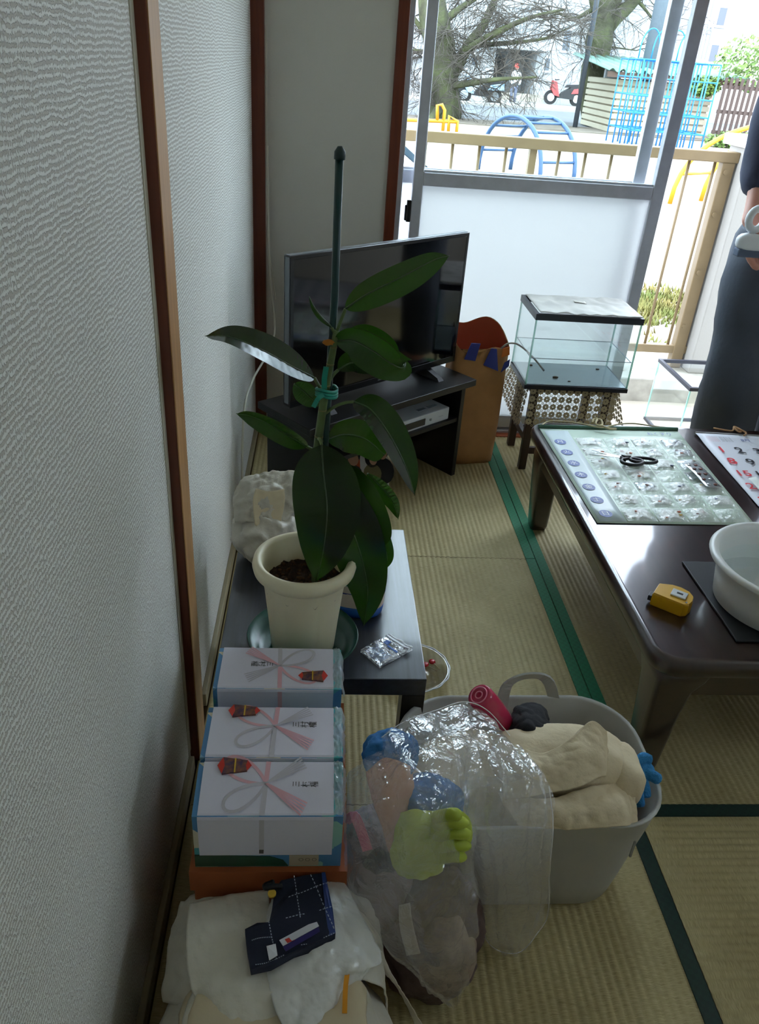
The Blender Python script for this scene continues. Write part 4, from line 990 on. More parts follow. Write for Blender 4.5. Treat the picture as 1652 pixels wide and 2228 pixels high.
# empty tank standing on the balcony
bx0, bx1, by0, by1, bz0 = 1.745, 2.03, 2.93, 3.28, BF
bz1 = aty(1510, 800, by0 + .25).z
ta = thing('empty_tank', 'empty glass tank with black rim on the balcony floor', 'tank', ((bx0 + bx1) / 2, (by0 + by1) / 2, bz0))
for n_, a_, b_ in (('pane', (bx0, by0, bz0 + .012), (bx1, by0 + t_, bz1 - .014)), ('pane', (bx0, by1 - t_, bz0 + .012), (bx1, by1, bz1 - .014)), ('pane', (bx0, by0 + t_, bz0 + .012), (bx0 + t_, by1 - t_, bz1 - .014)), ('pane', (bx1 - t_, by0 + t_, bz0 + .012), (bx1, by1 - t_, bz1 - .014))):
    obj(n_, MB().box(a_, b_), M_AGL, ta)
for x, y in ((bx0, by1), (bx0, by0)): obj('corner_edge', MB().box((x - .001, y - .004, bz0 + .012), (x + .004, y + .001, bz1 - .014)), M_AED, ta)
obj('top_rim', rect_ring(bx0 - .003, bx1 + .003, by0 - .003, by1 + .003, bz1 - .014, bz1, .014), M_AFR, ta)
obj('base_rim', rect_ring(bx0 - .003, bx1 + .003, by0 - .003, by1 + .003, bz0, bz0 + .012, .014), M_AFR, ta)

# ================================================================== low black table and the rubber plant
LZ = .33
lx0, lx1, ly0, ly1 = .074, .434, 1.003, 1.492
lt = thing('side_table', 'low black ash side table along the left wall', 'table', ((lx0 + lx1) / 2, (ly0 + ly1) / 2, 0))
M_ASH = wood('black_ash', '#1d2026', '#363a42', .36, 7, 'Y', coat=.5)
obj('table_top', MB().box((lx0, ly0, LZ - .037), (lx1, ly1, LZ), .0015), M_ASH, lt)
for x in (lx0, lx1 - .04):
    for y in (ly0, ly1 - .04): obj('leg', MB().box((x, y, 0), (x + .04, y + .04, LZ - .037), .001), M_BLKM, lt)
pc = Vector((.219, 1.083, LZ))
o = obj('plant_saucer', MB().lathe([(0, .001), (.070, .001), (.082, .006), (.096, .030), (.098, .031), (.096, .033), (.079, .010), (.068, .006), (0, .006)], pc, 48), mat('dark_green_plastic', '#0f4a3c', .3)); tag(o, 'dark green plastic saucer under the plant pot', 'saucer')
PZ = LZ + .0065; ph = .188
po = thing('plant_pot', 'tall cream plastic flowerpot with rolled rim and dark soil', 'pot', (pc.x, pc.y, PZ))
M_POT = mat('cream_plastic', '#e8dfc0', .4, var=.04, vscale=8, subsurf=.08)
def pot_ring(r, z, flute=0.0):
    return [Vector((pc.x + r * (1 - flute * (1 - abs(math.cos(8 * a / 2 * 1.0)) ** .4)) * math.cos(a), pc.y + r * (1 - flute * (1 - abs(math.cos(4 * a)) ** .4)) * math.sin(a), PZ + z)) for a in [2 * math.pi * k / 96 for k in range(96)]]
prof = [(.0, .0005, 0), (.052, .0005, 0), (.055, .004, .02), (.060, .06, .03), (.066, .12, .03), (.070, .150, .02), (.071, .158, 0), (.079, .160, 0), (.0845, .166, 0), (.0865, .175, 0), (.0845, .184, 0), (.079, .188, 0), (.0735, .187, 0), (.0705, .182, 0), (.069, .15, 0), (.066, .12, 0)]
obj('pot_body', MB().loft([pot_ring(max(r_, .0005), z, f) for r_, z, f in prof], False), M_POT, po)
rs = random.Random(2)
obj('soil', MB().grid(lambda u, v: Vector((pc.x + (.0675 * math.sqrt(v)) * math.cos(u * 2 * math.pi), pc.y + (.0675 * math.sqrt(v)) * math.sin(u * 2 * math.pi), PZ + .135 + .012 * noise.noise(Vector((math.cos(u * 6.283) * v * 9, math.sin(u * 6.283) * v * 9, 1))))), 64, 24), mat('dark_soil', '#2a1d14', .95, col2='#4a3322', vscale=120, bump=1, bscale=160, bdist=.006), po)
cl = MB()
for _ in range(130):
    a, r_ = rs.uniform(0, 6.28), .064 * math.sqrt(rs.random()); s = rs.uniform(.0015, .004)
    b_ = blob((pc.x + r_ * math.cos(a), pc.y + r_ * math.sin(a), PZ + .139), (s, s * .8, s * .6), amp=.2, seed=_, sub=1); cl.add(b_.v, b_.f, True)
obj('soil_crumbs', cl, mat('soil_crumb', '#5a3d22', .9), po, kind='stuff')

# plant
pl = thing('rubber_plant', 'rubber plant with large dark glossy leaves tied to a stake', 'plant', (pc.x, pc.y, PZ + .135))
M_STEM = mat('green_stem', '#5a7040', .5, var=.15, vscale=60)
def leaf_mat(name, top, under, rough):
    m, nt, N, L = _new(name); b = N['Principled BSDF']; b.inputs['Roughness'].default_value = rough
    g = N.new('ShaderNodeNewGeometry'); mx = N.new('ShaderNodeMix'); mx.data_type = 'RGBA'; mx.inputs[6].default_value = lin(top); mx.inputs[7].default_value = lin(under)
    L.new(g.outputs['Backfacing'], mx.inputs[0]); L.new(mx.outputs[2], b.inputs['Base Color'])
    tl = N.new('ShaderNodeBsdfTranslucent'); tl.inputs[0].default_value = lin('#4f8a1e'); ms = N.new('ShaderNodeMixShader'); ms.inputs[0].default_value = .12
    out = [n for n in N if n.type == 'OUTPUT_MATERIAL'][0]; L.new(b.outputs[0], ms.inputs[1]); L.new(tl.outputs[0], ms.inputs[2]); L.new(ms.outputs[0], out.inputs[0])
    MATS[name] = m
    return m
M_LEAF = leaf_mat('rubber_leaf', '#0a1a10', '#24401a', .2)
SY = 1.118
def pt(x, y, dy=0.0): return aty(x, y, SY + dy)
stem = smooth_path([Vector((pc.x + .02, pc.y + .01, PZ + .13)), pt(690, 1130, -.005), pt(688, 1020), pt(698, 920), pt(712, 830), pt(725, 760), pt(732, 718)], 40)
obj('stem', MB().tube(stem, .0085, 12, r1=.0045), M_STEM, pl)
for k in (8, 13, 18, 22, 26, 30, 34): obj('node_ring', MB().tube([stem[k] - Vector((0, 0, .0012)), stem[k] + Vector((0, 0, .0012))], .0088 - .0001 * k, 12), mat('stem_node', '#7c7a4a', .6), pl)
def leaf(path, width, roll=0.0, fold=.25, cup=0.0, pet=None, side_curl=0.0, wob=.0):
    """path: points (x, y, depth offset) along the midrib, base to tip; width in metres"""
    P_ = smooth_path([pt(*p) for p in path], 36); n = len(P_); rows = []
    nu = 10
    for i, p in enumerate(P_):
        t = i / (n - 1); tg = (P_[min(i + 1, n - 1)] - P_[max(i - 1, 0)]).normalized()
        vd = (CAM - p).normalized(); sd = tg.cross(vd).normalized(); nn = sd.cross(tg).normalized()
        a = math.radians(roll); sd, nn = sd * math.cos(a) + nn * math.sin(a), nn * math.cos(a) - sd * math.sin(a)
        prof_ = (math.sin(math.pi * min(1, t * 1.02) ** .82) ** .72) if t < .93 else None
        w0 = math.sin(math.pi * .9486 ** .82) ** .72
        w = width / 2 * (prof_ if prof_ is not None else w0 * max(0.0, (1 - t) / .07) ** 1.4 + .02 * (1 - t) / .07)
        if t < .02: w = max(w, .0012)
        row = []
        for k in range(-nu, nu + 1):
            s = k / nu
            rise = fold * abs(s) * w + cup * s * s * w + side_curl * s * w * abs(s)
            rip = .0012 * math.cos(abs(s) * 3 + t * 95) * abs(s) * (1 - abs(s)) * 4 + wob * math.sin(t * 9 + s * 2) * abs(s)
            row.append(p + sd * (s * w) + nn * (rise + rip * (w / (width / 2) if width else 1)))
        rows.append(row)
    mb = MB(); k = 2 * nu + 1
    vs = [q_ for r_ in rows for q_ in r_]
    fs = [(i * k + j, i * k + j + 1, (i + 1) * k + j + 1, (i + 1) * k + j) for i in range(n - 1) for j in range(k - 1)]
    mb.add(vs, fs, True)
    o = obj('leaf', mb, M_LEAF, pl, recalc=False)
    rib = MB().tube([p - (CAM - p).normalized() * .0 for p in P_], .0016, 6, r1=.0005); obj('midrib', rib, mat('leaf_rib', '#3c5630', .45), o)
    if pet: obj('petiole', MB().tube(smooth_path([pt(*q_) for q_ in pet] + [P_[0]], 10), .0026, 8), M_STEM, o)
    return o
leaf([(752, 672, .0), (800, 640, .01), (880, 600, .03), (940, 568, .05), (978, 556, .06)], .050, 205, .22, pet=[(733, 722, 0), (742, 698, 0)])
leaf([(722, 712, .0), (700, 690, .0), (684, 668, .0), (673, 645, .0)], .012, 60, .5, pet=[(730, 730, 0)])
leaf([(684, 822, .0), (640, 800, -.01), (570, 762, -.02), (500, 733, -.02), (446, 731, -.01)], .074, -58, .2, pet=[(706, 858, 0), (693, 838, -.003)])
leaf([(730, 742, .0), (770, 742, -.012), (815, 765, -.02), (850, 790, -.02), (876, 800, .0), (884, 782, .01)], .062, 150, .18, cup=-.5, pet=[(727, 748, 0)])
leaf([(745, 735, .02), (790, 735, .03), (840, 760, .035), (866, 792, .035)], .055, -30, .2)
leaf([(736, 805, .01), (765, 790, .02), (800, 795, .03), (836, 812, .04)], .036, 20, .3, pet=[(716, 830, 0), (726, 815, .005)])
leaf([(640, 835, .02), (660, 850, .02), (680, 868, .02), (702, 880, .015)], .036, -20, .2)
leaf([(770, 874, .0), (808, 893, -.015), (850, 950, -.03), (885, 1020, -.045), (903, 1078, -.05)], .060, 38, .28, pet=[(704, 902, 0), (730, 884, 0), (752, 876, 0)])
leaf([(668, 972, -.005), (640, 955, -.012), (590, 925, -.02), (545, 905, -.022), (514, 900, -.02)], .036, 35, .45, pet=[(690, 985, 0), (680, 978, 0)])
leaf([(712, 955, .01), (750, 945, .03), (795, 955, .045), (832, 985, .05), (838, 990, .05)], .062, -22, .15, pet=[(697, 960, 0)])
leaf([(700, 968, -.02), (704, 1030, -.045), (712, 1110, -.06), (704, 1195, -.065), (688, 1266, -.06)], .106, 6, .12, pet=[(692, 955, -.002), (696, 956, -.012)])
leaf([(730, 1010, .0), (765, 1050, -.015), (800, 1105, -.025), (828, 1160, -.025), (838, 1188, -.02)], .058, -10, .15, pet=[(700, 975, 0)])
leaf([(722, 1020, -.012), (745, 1100, -.03), (780, 1190, -.04), (800, 1280, -.04), (792, 1363, -.035)], .090, 0, .14, pet=[(696, 985, 0)])
leaf([(800, 1030, .03), (830, 1060, .035), (856, 1095, .035), (867, 1130, .03)], .034, -35, .25)
leaf([(815, 1140, .02), (830, 1170, .02), (842, 1210, .015), (840, 1238, .01)], .03, 165, .1)
o = obj('dried_sheath', blob(pt(715, 745, -.008), (.008, .003, .004), amp=.5, sc=200, sub=3), mat('orange_sheath', '#c07a2c', .6), pl)
stk = obj('plant_stake', MB().tube([Vector((pc.x + .032, pc.y + .018, PZ + .10)), pt(708, 960, .006), pt(728, 650, .004), pt(739, 335, .0)], .0055, 12), mat('dark_green_stake', '#123a3a', .4))
tag(stk, 'dark green plant stake standing upright in the pot', 'stake')
obj('stake_cap', MB().tube([pt(739, 347, 0), pt(740, 330, 0), pt(740, 318, 0)], [.0075, .0075, .003], 12), mat('stake_cap_green', '#0e2c2e', .5), stk)
M_TIE = mat('turquoise_tie', '#1f8f7c', .4)
ti = thing('plant_tie', 'turquoise plastic tape tied round stem and stake', 'tie', tuple(pt(710, 850, 0)))
c = pt(711, 853, .003)
for dz in (-.004, 0, .005): obj('band', MB().tube([c + Vector((.0155 * math.cos(a * .3142), .013 * math.sin(a * .3142), dz + .002 * math.sin(a * .6))) for a in range(21)], .0026, 6, False), M_TIE, ti)
obj('tail', ribbon(smooth_path([pt(706, 846, -.013), pt(706, 825, -.016), pt(710, 798, -.012)], 10), .008, CAM - c), M_TIE, ti, solid=.0006)
obj('tail', ribbon(smooth_path([pt(704, 858, -.013), pt(692, 868, -.018), pt(682, 886, -.014)], 10), .007, CAM - c), M_TIE, ti, solid=.0006)

# crumpled white plastic bag at the back of the table
M_BAGW = mat('grey_white_plastic', '#bab5a6', .4, var=.08, vscale=18, bump=.6, bscale=30, bdist=.008, subsurf=.05)
bc = atz(590, 1195, LZ)
gb = thing('rubbish_bag', 'crumpled grey white plastic bag knotted on the black table', 'bag', (.135, 1.39, LZ))
obj('bag_body', blob((.140, 1.385, LZ + .055), (.068, .085, .055), seed=3, amp=.34, sc=16, floor=LZ + .001, sub=5), M_BAGW, gb)
obj('bag_neck', patch([[(.075, 1.36, LZ + .085), (.13, 1.345, LZ + .10), (.19, 1.36, LZ + .09)], [(.065, 1.41, LZ + .12), (.13, 1.40, LZ + .135), (.20, 1.40, LZ + .13)], [(.085, 1.45, LZ + .145), (.135, 1.46, LZ + .15), (.205, 1.45, LZ + .165)]], 40, 30, .012, 30, 4), M_BAGW, gb, solid=.001)
obj('wrapper', patch([[(.115, 1.335, LZ + .098), (.14, 1.325, LZ + .085), (.165, 1.335, LZ + .098)], [(.108, 1.375, LZ + .128), (.14, 1.365, LZ + .115), (.172, 1.375, LZ + .13)], [(.112, 1.40, LZ + .145), (.14, 1.395, LZ + .142), (.17, 1.40, LZ + .146)]], 20, 16, .002, 30, 2), mat('cream_wrapper', '#cbbd9c', .5), gb, solid=.001)
o = obj('small_box', MB().box((.215, 1.355, LZ), (.235, 1.41, LZ + .06), .002), mat('dark_red_card', '#7c2a26', .6)); tag(o, 'dark red little box beside the crumpled bag', 'box')
# blue pouch pack behind the pot
M_BLUEK = mat('blue_foil', '#2a62b8', .22, var=.1, vscale=30, bump=.4, bscale=40, bdist=.004); M_PKW = mat('pack_print', '#cfc3ba', .35)
pk = thing('refill_pouch', 'blue and white refill pouch standing behind the flowerpot', 'pouch', (.335, 1.19, LZ))
PM = rotz(math.radians(-12), (.318, 1.20, LZ + .0005))
def pouch_ring(z, w, d): return [PM @ Vector((w * math.copysign(abs(math.cos(a)) ** .7, math.cos(a)), d * math.copysign(abs(math.sin(a)) ** .8, math.sin(a)), z)) for a in [2 * math.pi * k / 40 for k in range(40)]]
obj('base_band', MB().loft([pouch_ring(0, .045, .032), pouch_ring(.008, .051, .036), pouch_ring(.025, .052, .036)], True), M_BLUEK, pk)
obj('label_band', MB().loft([pouch_ring(.025, .0522, .0362), pouch_ring(.06, .053, .034), pouch_ring(.10, .053, .028)], False), M_PKW, pk)
obj('top_band', MB().loft([pouch_ring(.10, .0532, .028), pouch_ring(.125, .053, .02), pouch_ring(.148, .053, .008), pouch_ring(.158, .053, .003), pouch_ring(.172, .052, .002)], True), M_BLUEK, pk)
for k, (z, m_) in enumerate(((.083, MATS['orange_ink']), (.072, mat('teal_print', '#4c8f9a', .4)), (.05, M_BLUEP))):
    obj('print_stripe', MB().loft([pouch_ring(z, .0534, .0345), pouch_ring(z + .006, .0535, .0343)], False), m_, pk)
# zip bag
zb = thing('zip_bag', 'small clear zip bag with blue print on the black table', 'bag', tuple(atz(840, 1417, LZ)))
za, zc, zd, ze_ = atz(784, 1417, LZ + .002), atz(826, 1453, LZ + .002), atz(899, 1412, LZ + .003), atz(850, 1382, LZ + .003)
M_ZIP = film('zip_film', '#f6f8fb', .66, .1, .9, 60, 1.0, shine=.5, base=.12)
def zg(u, v, lift=.0): 
    p = za.lerp(zc, v).lerp(ze_.lerp(zd, v), u); return p + Vector((0, 0, lift + .005 * max(0, noise.noise(p * 70)) + .002 * math.sin(math.pi * u)))
obj('film_front', MB().grid(lambda u, v: zg(u, v, .003), 40, 30), M_ZIP, zb); obj('film_back', MB().grid(lambda u, v: Vector((zg(u, v).x, zg(u, v).y, LZ + .0008)), 4, 4), M_ZIP, zb)
obj('zip_strip', MB().grid(lambda u, v: zg(.83 + .06 * u, v, .0042), 4, 20).grid(lambda u, v: zg(.92 + .05 * u, v, .0042), 4, 20), mat('white_zip', '#e4e8ee', .3), zb, solid=.0008)
obj('blue_print', MB().grid(lambda u, v: zg(.58 + .14 * u, .22 + .2 * v, .0046), 6, 6).grid(lambda u, v: zg(.55 + .06 * u, .45 + .45 * v, .0046), 4, 10), mat('bright_blue_print', '#2c5fb4', .4), zb, solid=.0003)
obj('sachet', MB().grid(lambda u, v: zg(.06 + .36 * u, .12 + .76 * v, .0015), 12, 12), mat('pale_blue_sachet', '#9fb7d6', .3, col2='#4a78b8', vscale=60), zb, solid=.0006)
# glass dish with cherries under the table edge
dc = Vector((.475, 1.385, 0))
di = thing('glass_dish', 'clear glass plate with painted red cherries on the tatami', 'plate', (dc.x, dc.y, 0.002))
M_DG = film('dish_glass', '#eceae2', .9, .03, .8, 30, 0)
obj('plate_glass', MB().lathe([(0, .004), (.05, .004), (.062, .008), (.080, .016), (.084, .018), (.0835, .0205), (.078, .0195), (.06, .012), (.048, .0075), (0, .0075)], dc, 56), M_DG, di)
obj('rim_edge', MB().tube([dc + Vector((.0838 * (1 + .012 * math.cos(14 * a)) * math.cos(a), .0838 * (1 + .012 * math.cos(14 * a)) * math.sin(a), .0195)) for a in [2 * math.pi * k / 112 for k in range(113)]], .0018, 6, False), mat('rim_glint', '#dfe6ea', .08, spec=.9), di)
M_CH = mat('cherry_red', '#c2242e', .25)
for x, y in ((.030, .018), (.047, .028), (.018, -.002)): obj('cherry', blob(dc + Vector((x, y, .0115)), (.0085, .0085, .004), amp=0, sub=2), M_CH, di)
obj('cherry_stem', MB().tube([dc + Vector((.030, .018, .0115)), dc + Vector((.055, -.005, .012))], .001, 5).tube([dc + Vector((.047, .028, .0115)), dc + Vector((.062, .0, .013))], .001, 5), mat('stem_tan', '#b9a27a', .5), di)

# ================================================================== the big low table
TZ = .33
bx0, bx1, by0, by1 = .866, 1.80, 1.055, 2.135
M_ROSE = wood('dark_rosewood', '#1e0d0b', '#2f1612', .3, 4, 'Y', coat=1.0)
bt_ = thing('low_dining_table', 'large dark rosewood low table with rounded corners', 'table', ((bx0 + bx1) / 2, (by0 + by1) / 2, 0))
def rrect(x0, x1, y0, y1, r, z, n=8):
    out = []
    for cx, cy, a0 in ((x1 - r, y0 + r, -90), (x1 - r, y1 - r, 0), (x0 + r, y1 - r, 90), (x0 + r, y0 + r, 180)):
        for k in range(n + 1):
            a = math.radians(a0 + 90 * k / n); out.append(Vector((cx + r * math.cos(a), cy + r * math.sin(a), z)))
    return out
prf = [(-.006, TZ - .040), (.0, TZ - .034), (.003, TZ - .02), (.001, TZ - .008), (-.005, TZ - .001), (-.012, TZ + .001), (-.016, TZ)]
obj('table_top', MB().loft([rrect(bx0 - d, bx1 + d, by0 - d, by1 + d, .055 + d, z) for d, z in prf], True), M_ROSE, bt_)
obj('apron', rect_ring(bx0 + .03, bx1 - .03, by0 + .03, by1 - .03, TZ - .105, TZ - .038, .022), M_ROSE, bt_)
def leg_mesh(cx, cy, sx, sy):
    r = []
    for z, w, off in ((0, .024, 0), (.015, .027, 0), (.10, .031, -.002), (.18, .035, -.004), (.235, .040, -.002), (.26, .050, .008), (TZ - .04, .056, .014)):
        r.append(rrect(cx - w + off * sx, cx + w + off * sx, cy - w + off * sy, cy + w + off * sy, .010, z, 3))
    return MB().loft(r, True, True)
for cx, sx in ((bx0 + .065, 1), (bx1 - .065, -1)):
    for cy, sy in ((by0 + .065, 1), (by1 - .065, -1)): obj('leg', leg_mesh(cx, cy, sx, sy), M_ROSE, bt_)
# pill pocket calendar
c00, c10, c11, c01 = atz(1172, 928, TZ + .003), atz(1472, 934, TZ + .003), atz(1644, 1142, TZ + .003), atz(1300, 1137, TZ + .003)   # far left, far right, near right, near left
def cal(u, v, z=0.0):
    p = c00.lerp(c10, u).lerp(c01.lerp(c11, u), v); return Vector((p.x, p.y, TZ + .002 + z))
pc_ = thing('pill_calendar', 'pale green weekly pill pocket calendar lying on the table', 'calendar', tuple(cal(.5, .5, 0)))
M_CALG = mat('pale_green_vinyl', '#c6d8c8', .35, bump=.25, bscale=25, bdist=.004); M_CALB = mat('calendar_header_green', '#3f6650', .4)
def solid_patch(f, nu, nv, th):
    a = MB().grid(f, nu, nv, False); return a
obj('backing', MB().grid(lambda u, v: cal(u, v), 8, 8), M_CALG, pc_, solid=.0016)
obj('white_margin', MB().grid(lambda u, v: cal(.02 + .17 * u, .05 + .94 * v, .0012), 4, 8), mat('calendar_margin', '#ccd9dc', .35), pc_, solid=.0004)
obj('header_rod', MB().tube([cal(-.005, .012, .004), cal(1.0, .012, .004)], .006, 10), M_CALB, pc_)
M_DAY = mat('day_blue', '#5b6aa8', .5); M_WHT = mat('letter_white', '#e9edf2', .5)
exu = (c10 - c00).normalized(); days = '月火水木金土日'
CF = film('pocket_film', '#fcfefc', .62, .12, 1.0, 55, 1.0, shine=.25, base=.06); M_PILLW = mat('white_pill_paper', '#f2f4f2', .4); M_FOIL = mat('silver_foil', '#b8bcc0', .25, metal=.6)
PILLC = [mat('orange_capsule', '#b8562e', .4), mat('navy_label', '#3a4468', .5), mat('yellow_capsule', '#c2a04a', .4), mat('brown_pill', '#6a3a30', .45)]
rp = random.Random(11)
for k in range(7):
    v0 = .135 + k * .122; v1 = v0 + .118
    ctr = cal(.085, (v0 + v1) / 2, .0022)
    dd = obj('day_disc', MB().tube([ctr, ctr + Vector((0, 0, .0005))], .0165, 24), M_DAY, pc_)
    obj('day_letter', text_mb(days[k], .022, frame(ctr + Vector((0, 0, .0008)), exu, (0, 1, 0))), M_WHT, dd)
    for j in range(4):
        u0 = .20 + j * .198; u1 = u0 + .19
        s1, s2 = rp.random() * 9, rp.random() * 9
        def pf(u, v, s1=s1, u0=u0, u1=u1, v0=v0, v1=v1):
            b_ = math.sin(math.pi * u) * math.sin(math.pi * min(1, v * 1.05)) ** .6
            return cal(u0 + (u1 - u0) * u, v0 + (v1 - v0) * v, .0015 + .010 * max(0, b_) + .004 * b_ * noise.noise(Vector((u * 4 + s1, v * 4, s1))))
        pk_ = obj('pocket', MB().grid(pf, 14, 12), CF, pc_)
        empty = (k, j) in ((3, 2), (6, 3))
        if not empty:
            w = rp.uniform(.5, .85); o_ = rp.uniform(.02, .9 - w); vv = rp.uniform(.05, .25)
            def ps(u, v, w=w, o_=o_, vv=vv, s2=s2):
                q_ = pf(o_ + w * u, vv + .62 * v); return Vector((q_.x, q_.y, TZ + .0032 + (q_.z - TZ - .002) * .55 + .003 * noise.noise(Vector((u * 5 + s2, v * 5, 2)))))
            obj('pill_sachet', MB().grid(ps, 8, 8), M_PILLW if rp.random() < .8 else M_FOIL, pk_, solid=.0006)
            for _ in range(rp.randint(1, 3)):
                u_, v_ = rp.uniform(.1, .9), rp.uniform(.3, .95); a_ = ps(u_, v_)
                obj('pill', blob(a_ + Vector((0, 0, .002)), (.006, .004, .0016), amp=0, sub=1), rp.choice(PILLC), pk_)
obj('title', text_mb('おくすり', .020, frame(cal(.84, .075, .003), exu, (0, 1, 0))), M_DAY, pc_)
bl_ = thing('blister_pack', 'silver blister strip of brown pills on the pill calendar', 'medicine', tuple(cal(.87, .60, .015)))
def bp(u, v): return cal(.80 + .10 * u + .05 * v, .47 + .24 * v, .017 + .003 * math.sin(v * 5))
obj('foil_strip', MB().grid(bp, 4, 12), M_FOIL, bl_, solid=.0006)
for j in range(5):
    for i in range(2): obj('pill', blob(bp(.28 + .44 * i, .12 + .19 * j) + Vector((0, 0, .0016)), (.0055, .0055, .002), amp=0, sub=2), PILLC[3] if (i + j) % 4 else M_FOIL, bl_)
# string through the header
M_STR = mat('straw_string', '#b3a683', .8)
o = obj('hanging_string', MB().tube(smooth_path([cal(.02, .0, .006), cal(.10, -.06, .004), cal(.25, -.05, .005), cal(.36, .02, .012), cal(.44, .05, .014), cal(.55, .0, .012), cal(.70, -.05, .005), cal(.85, -.02, .004), cal(1.0, .01, .007)], 60), .0022, 6)
        .tube(smooth_path([cal(.38, .0, .016), cal(.40, -.03, .022), cal(.44, -.01, .024), cal(.43, .04, .018), cal(.39, .03, .02), cal(.41, -.005, .026)], 30), .003, 6)
        .tube(smooth_path([cal(.42, .03, .018), cal(.47, .06, .014), cal(.53, .055, .012)], 12), .003, 6), M_STR); tag(o, 'straw coloured string knotted at the pill calendar header', 'string')
# scissors
sc = thing('scissors', 'black handled scissors lying open on the pill calendar', 'scissors', tuple(cal(.45, .27, .02)))
M_BLADE = mat('steel_blade', '#b9bec2', .22, metal=.9); zs_ = TZ + .022
pv = atz(1352, 996, zs_); t1, t2 = atz(1288, 980, zs_), atz(1282, 990, zs_)
def blade(a, b, w, z):
    d = (b - a).normalized(); s_ = Vector((-d.y, d.x, 0)); q_ = [a + s_ * w, a - s_ * w, b]
    return MB().loft([[Vector((p.x, p.y, z)) for p in q_], [Vector((p.x, p.y, z + .0015)) for p in q_]], True, False)
obj('blade', blade(pv, t1, .007, zs_), M_BLADE, sc); obj('blade', blade(pv, t2, .007, zs_ + .0018), M_BLADE, sc)
obj('rivet', MB().tube([Vector((pv.x, pv.y, zs_ - .001)), Vector((pv.x, pv.y, zs_ + .005))], .004, 12), M_FOIL, sc)
def loop(cx, cy, a, rx, ry):
    c = atz(cx, cy, zs_); pts = [c + Vector((math.cos(a) * rx * math.cos(t) - math.sin(a) * ry * math.sin(t), math.sin(a) * rx * math.cos(t) + math.cos(a) * ry * math.sin(t), .002)) for t in [2 * math.pi * k / 28 for k in range(29)]]
    return MB().tube(pts, .0048, 8, False)
obj('handle', join(loop(1376, 1006, .12, .030, .019), MB().tube([pv + Vector((0, 0, .001)), atz(1358, 1003, zs_ + .001)], .006, 8)), M_BLK, sc)
obj('handle', join(loop(1400, 1003, -.05, .036, .015), MB().tube([pv + Vector((0, 0, .003)), atz(1372, 996, zs_ + .003)], .006, 8)), M_BLK, sc)
# month calendar at the right
d00, d01 = atz(1512, 944, TZ + .003), atz(1680, 1135, TZ + .003)
dv = (d01 - d00); dx_ = Vector((-dv.y, dv.x, 0)).normalized() * -1
dx_ = Vector((1, .02, 0)).normalized() if dx_.x < 0 else dx_
dvn = Vector((d01.x - d00.x, d01.y - d00.y, 0)); LV = dvn.length; dvn.normalize(); dxn = Vector((-dvn.y, dvn.x, 0))
if dxn.x < 0: dxn = -dxn
def mc(a, b, z=0.0): p = d00 + dxn * a + dvn * b; return Vector((p.x, p.y, TZ + .0025 + z))
mcal = thing('wall_calendar', 'white month calendar with red and black numbers lying on the table', 'calendar', tuple(mc(.15, .25, -.0015)))
MW = .40
def mcg(u, v): return mc(MW * u, .52 * v, .0008 + .0025 * max(0, math.sin(u * 3 + 1)) * (1 - v) + .003 * math.exp(-((v - .05) / .06) ** 2))
obj('sheet', MB().grid(mcg, 12, 24), mat('calendar_paper', '#dfe0ea', .5), mcal, solid=.0012)
obj('binding', MB().tube([mc(0, 0, .004), mc(MW, .0, .004)], .0045, 8), mat('binding_grey', '#8f8c8a', .4), mcal)
M_RED = mat('calendar_red', '#e0404c', .5); M_BK = mat('calendar_black', '#2a2a33', .5)
upv = -dvn
def num(s, a, b, m, size=.036): obj('number', text_mb(s, size, frame(mc(a, b, .0065), dxn, upv), bold=.0006), m, mcal)
cw = .054; rh = .074
for i in range(31):
    n_ = i + 1; col_, row = i % 7, i // 7
    num(str(n_), .034 + col_ * cw, .115 + row * rh, M_RED if col_ == 0 else M_BK, .052 if n_ < 10 else .046)
obj('small_months', join(*[text_mb('1 2 3 4 5 6 7', .0065, frame(mc(.035, .035 + .007 * k, .0085), dxn, upv)) for k in range(5)]), mat('tiny_red_print', '#d07078', .5), mcal)
obj('small_months', join(*[text_mb('8 9 10 11 12', .0065, frame(mc(.075, .033 + .007 * k, .0085), dxn, upv)) for k in range(5)]), M_BK, mcal)
obj('heading', text_mb('8月', .02, frame(mc(.135, .045, .0085), dxn, upv)), M_DAY, mcal)
obj('red_dot', MB().tube([mc(.19, .035, .0085), mc(.19, .035, .0089)], .009, 20), M_RED, mcal)
o = obj('curled_twine', MB().tube(smooth_path([mc(.075, -.045, .003), mc(.12, -.02, .008), mc(.135, -.04, .014), mc(.15, -.015, .012), mc(.13, .0, .016), mc(.125, -.02, .020), mc(.15, .005, .016), mc(.14, .02, .012)], 60), .0026, 6), mat('tan_twine', '#b38a63', .8)); tag(o, 'tan twine curled at the top of the month calendar', 'string')
o = obj('paper_slip', MB().grid(lambda u, v: mc(.030 + .02 * u, .30 + .11 * v, .011 + .006 * u), 4, 6), mat('slip_paper', '#e6e9e4', .5), solid=.0008); tag(o, 'narrow white paper slip on the month calendar', 'paper')
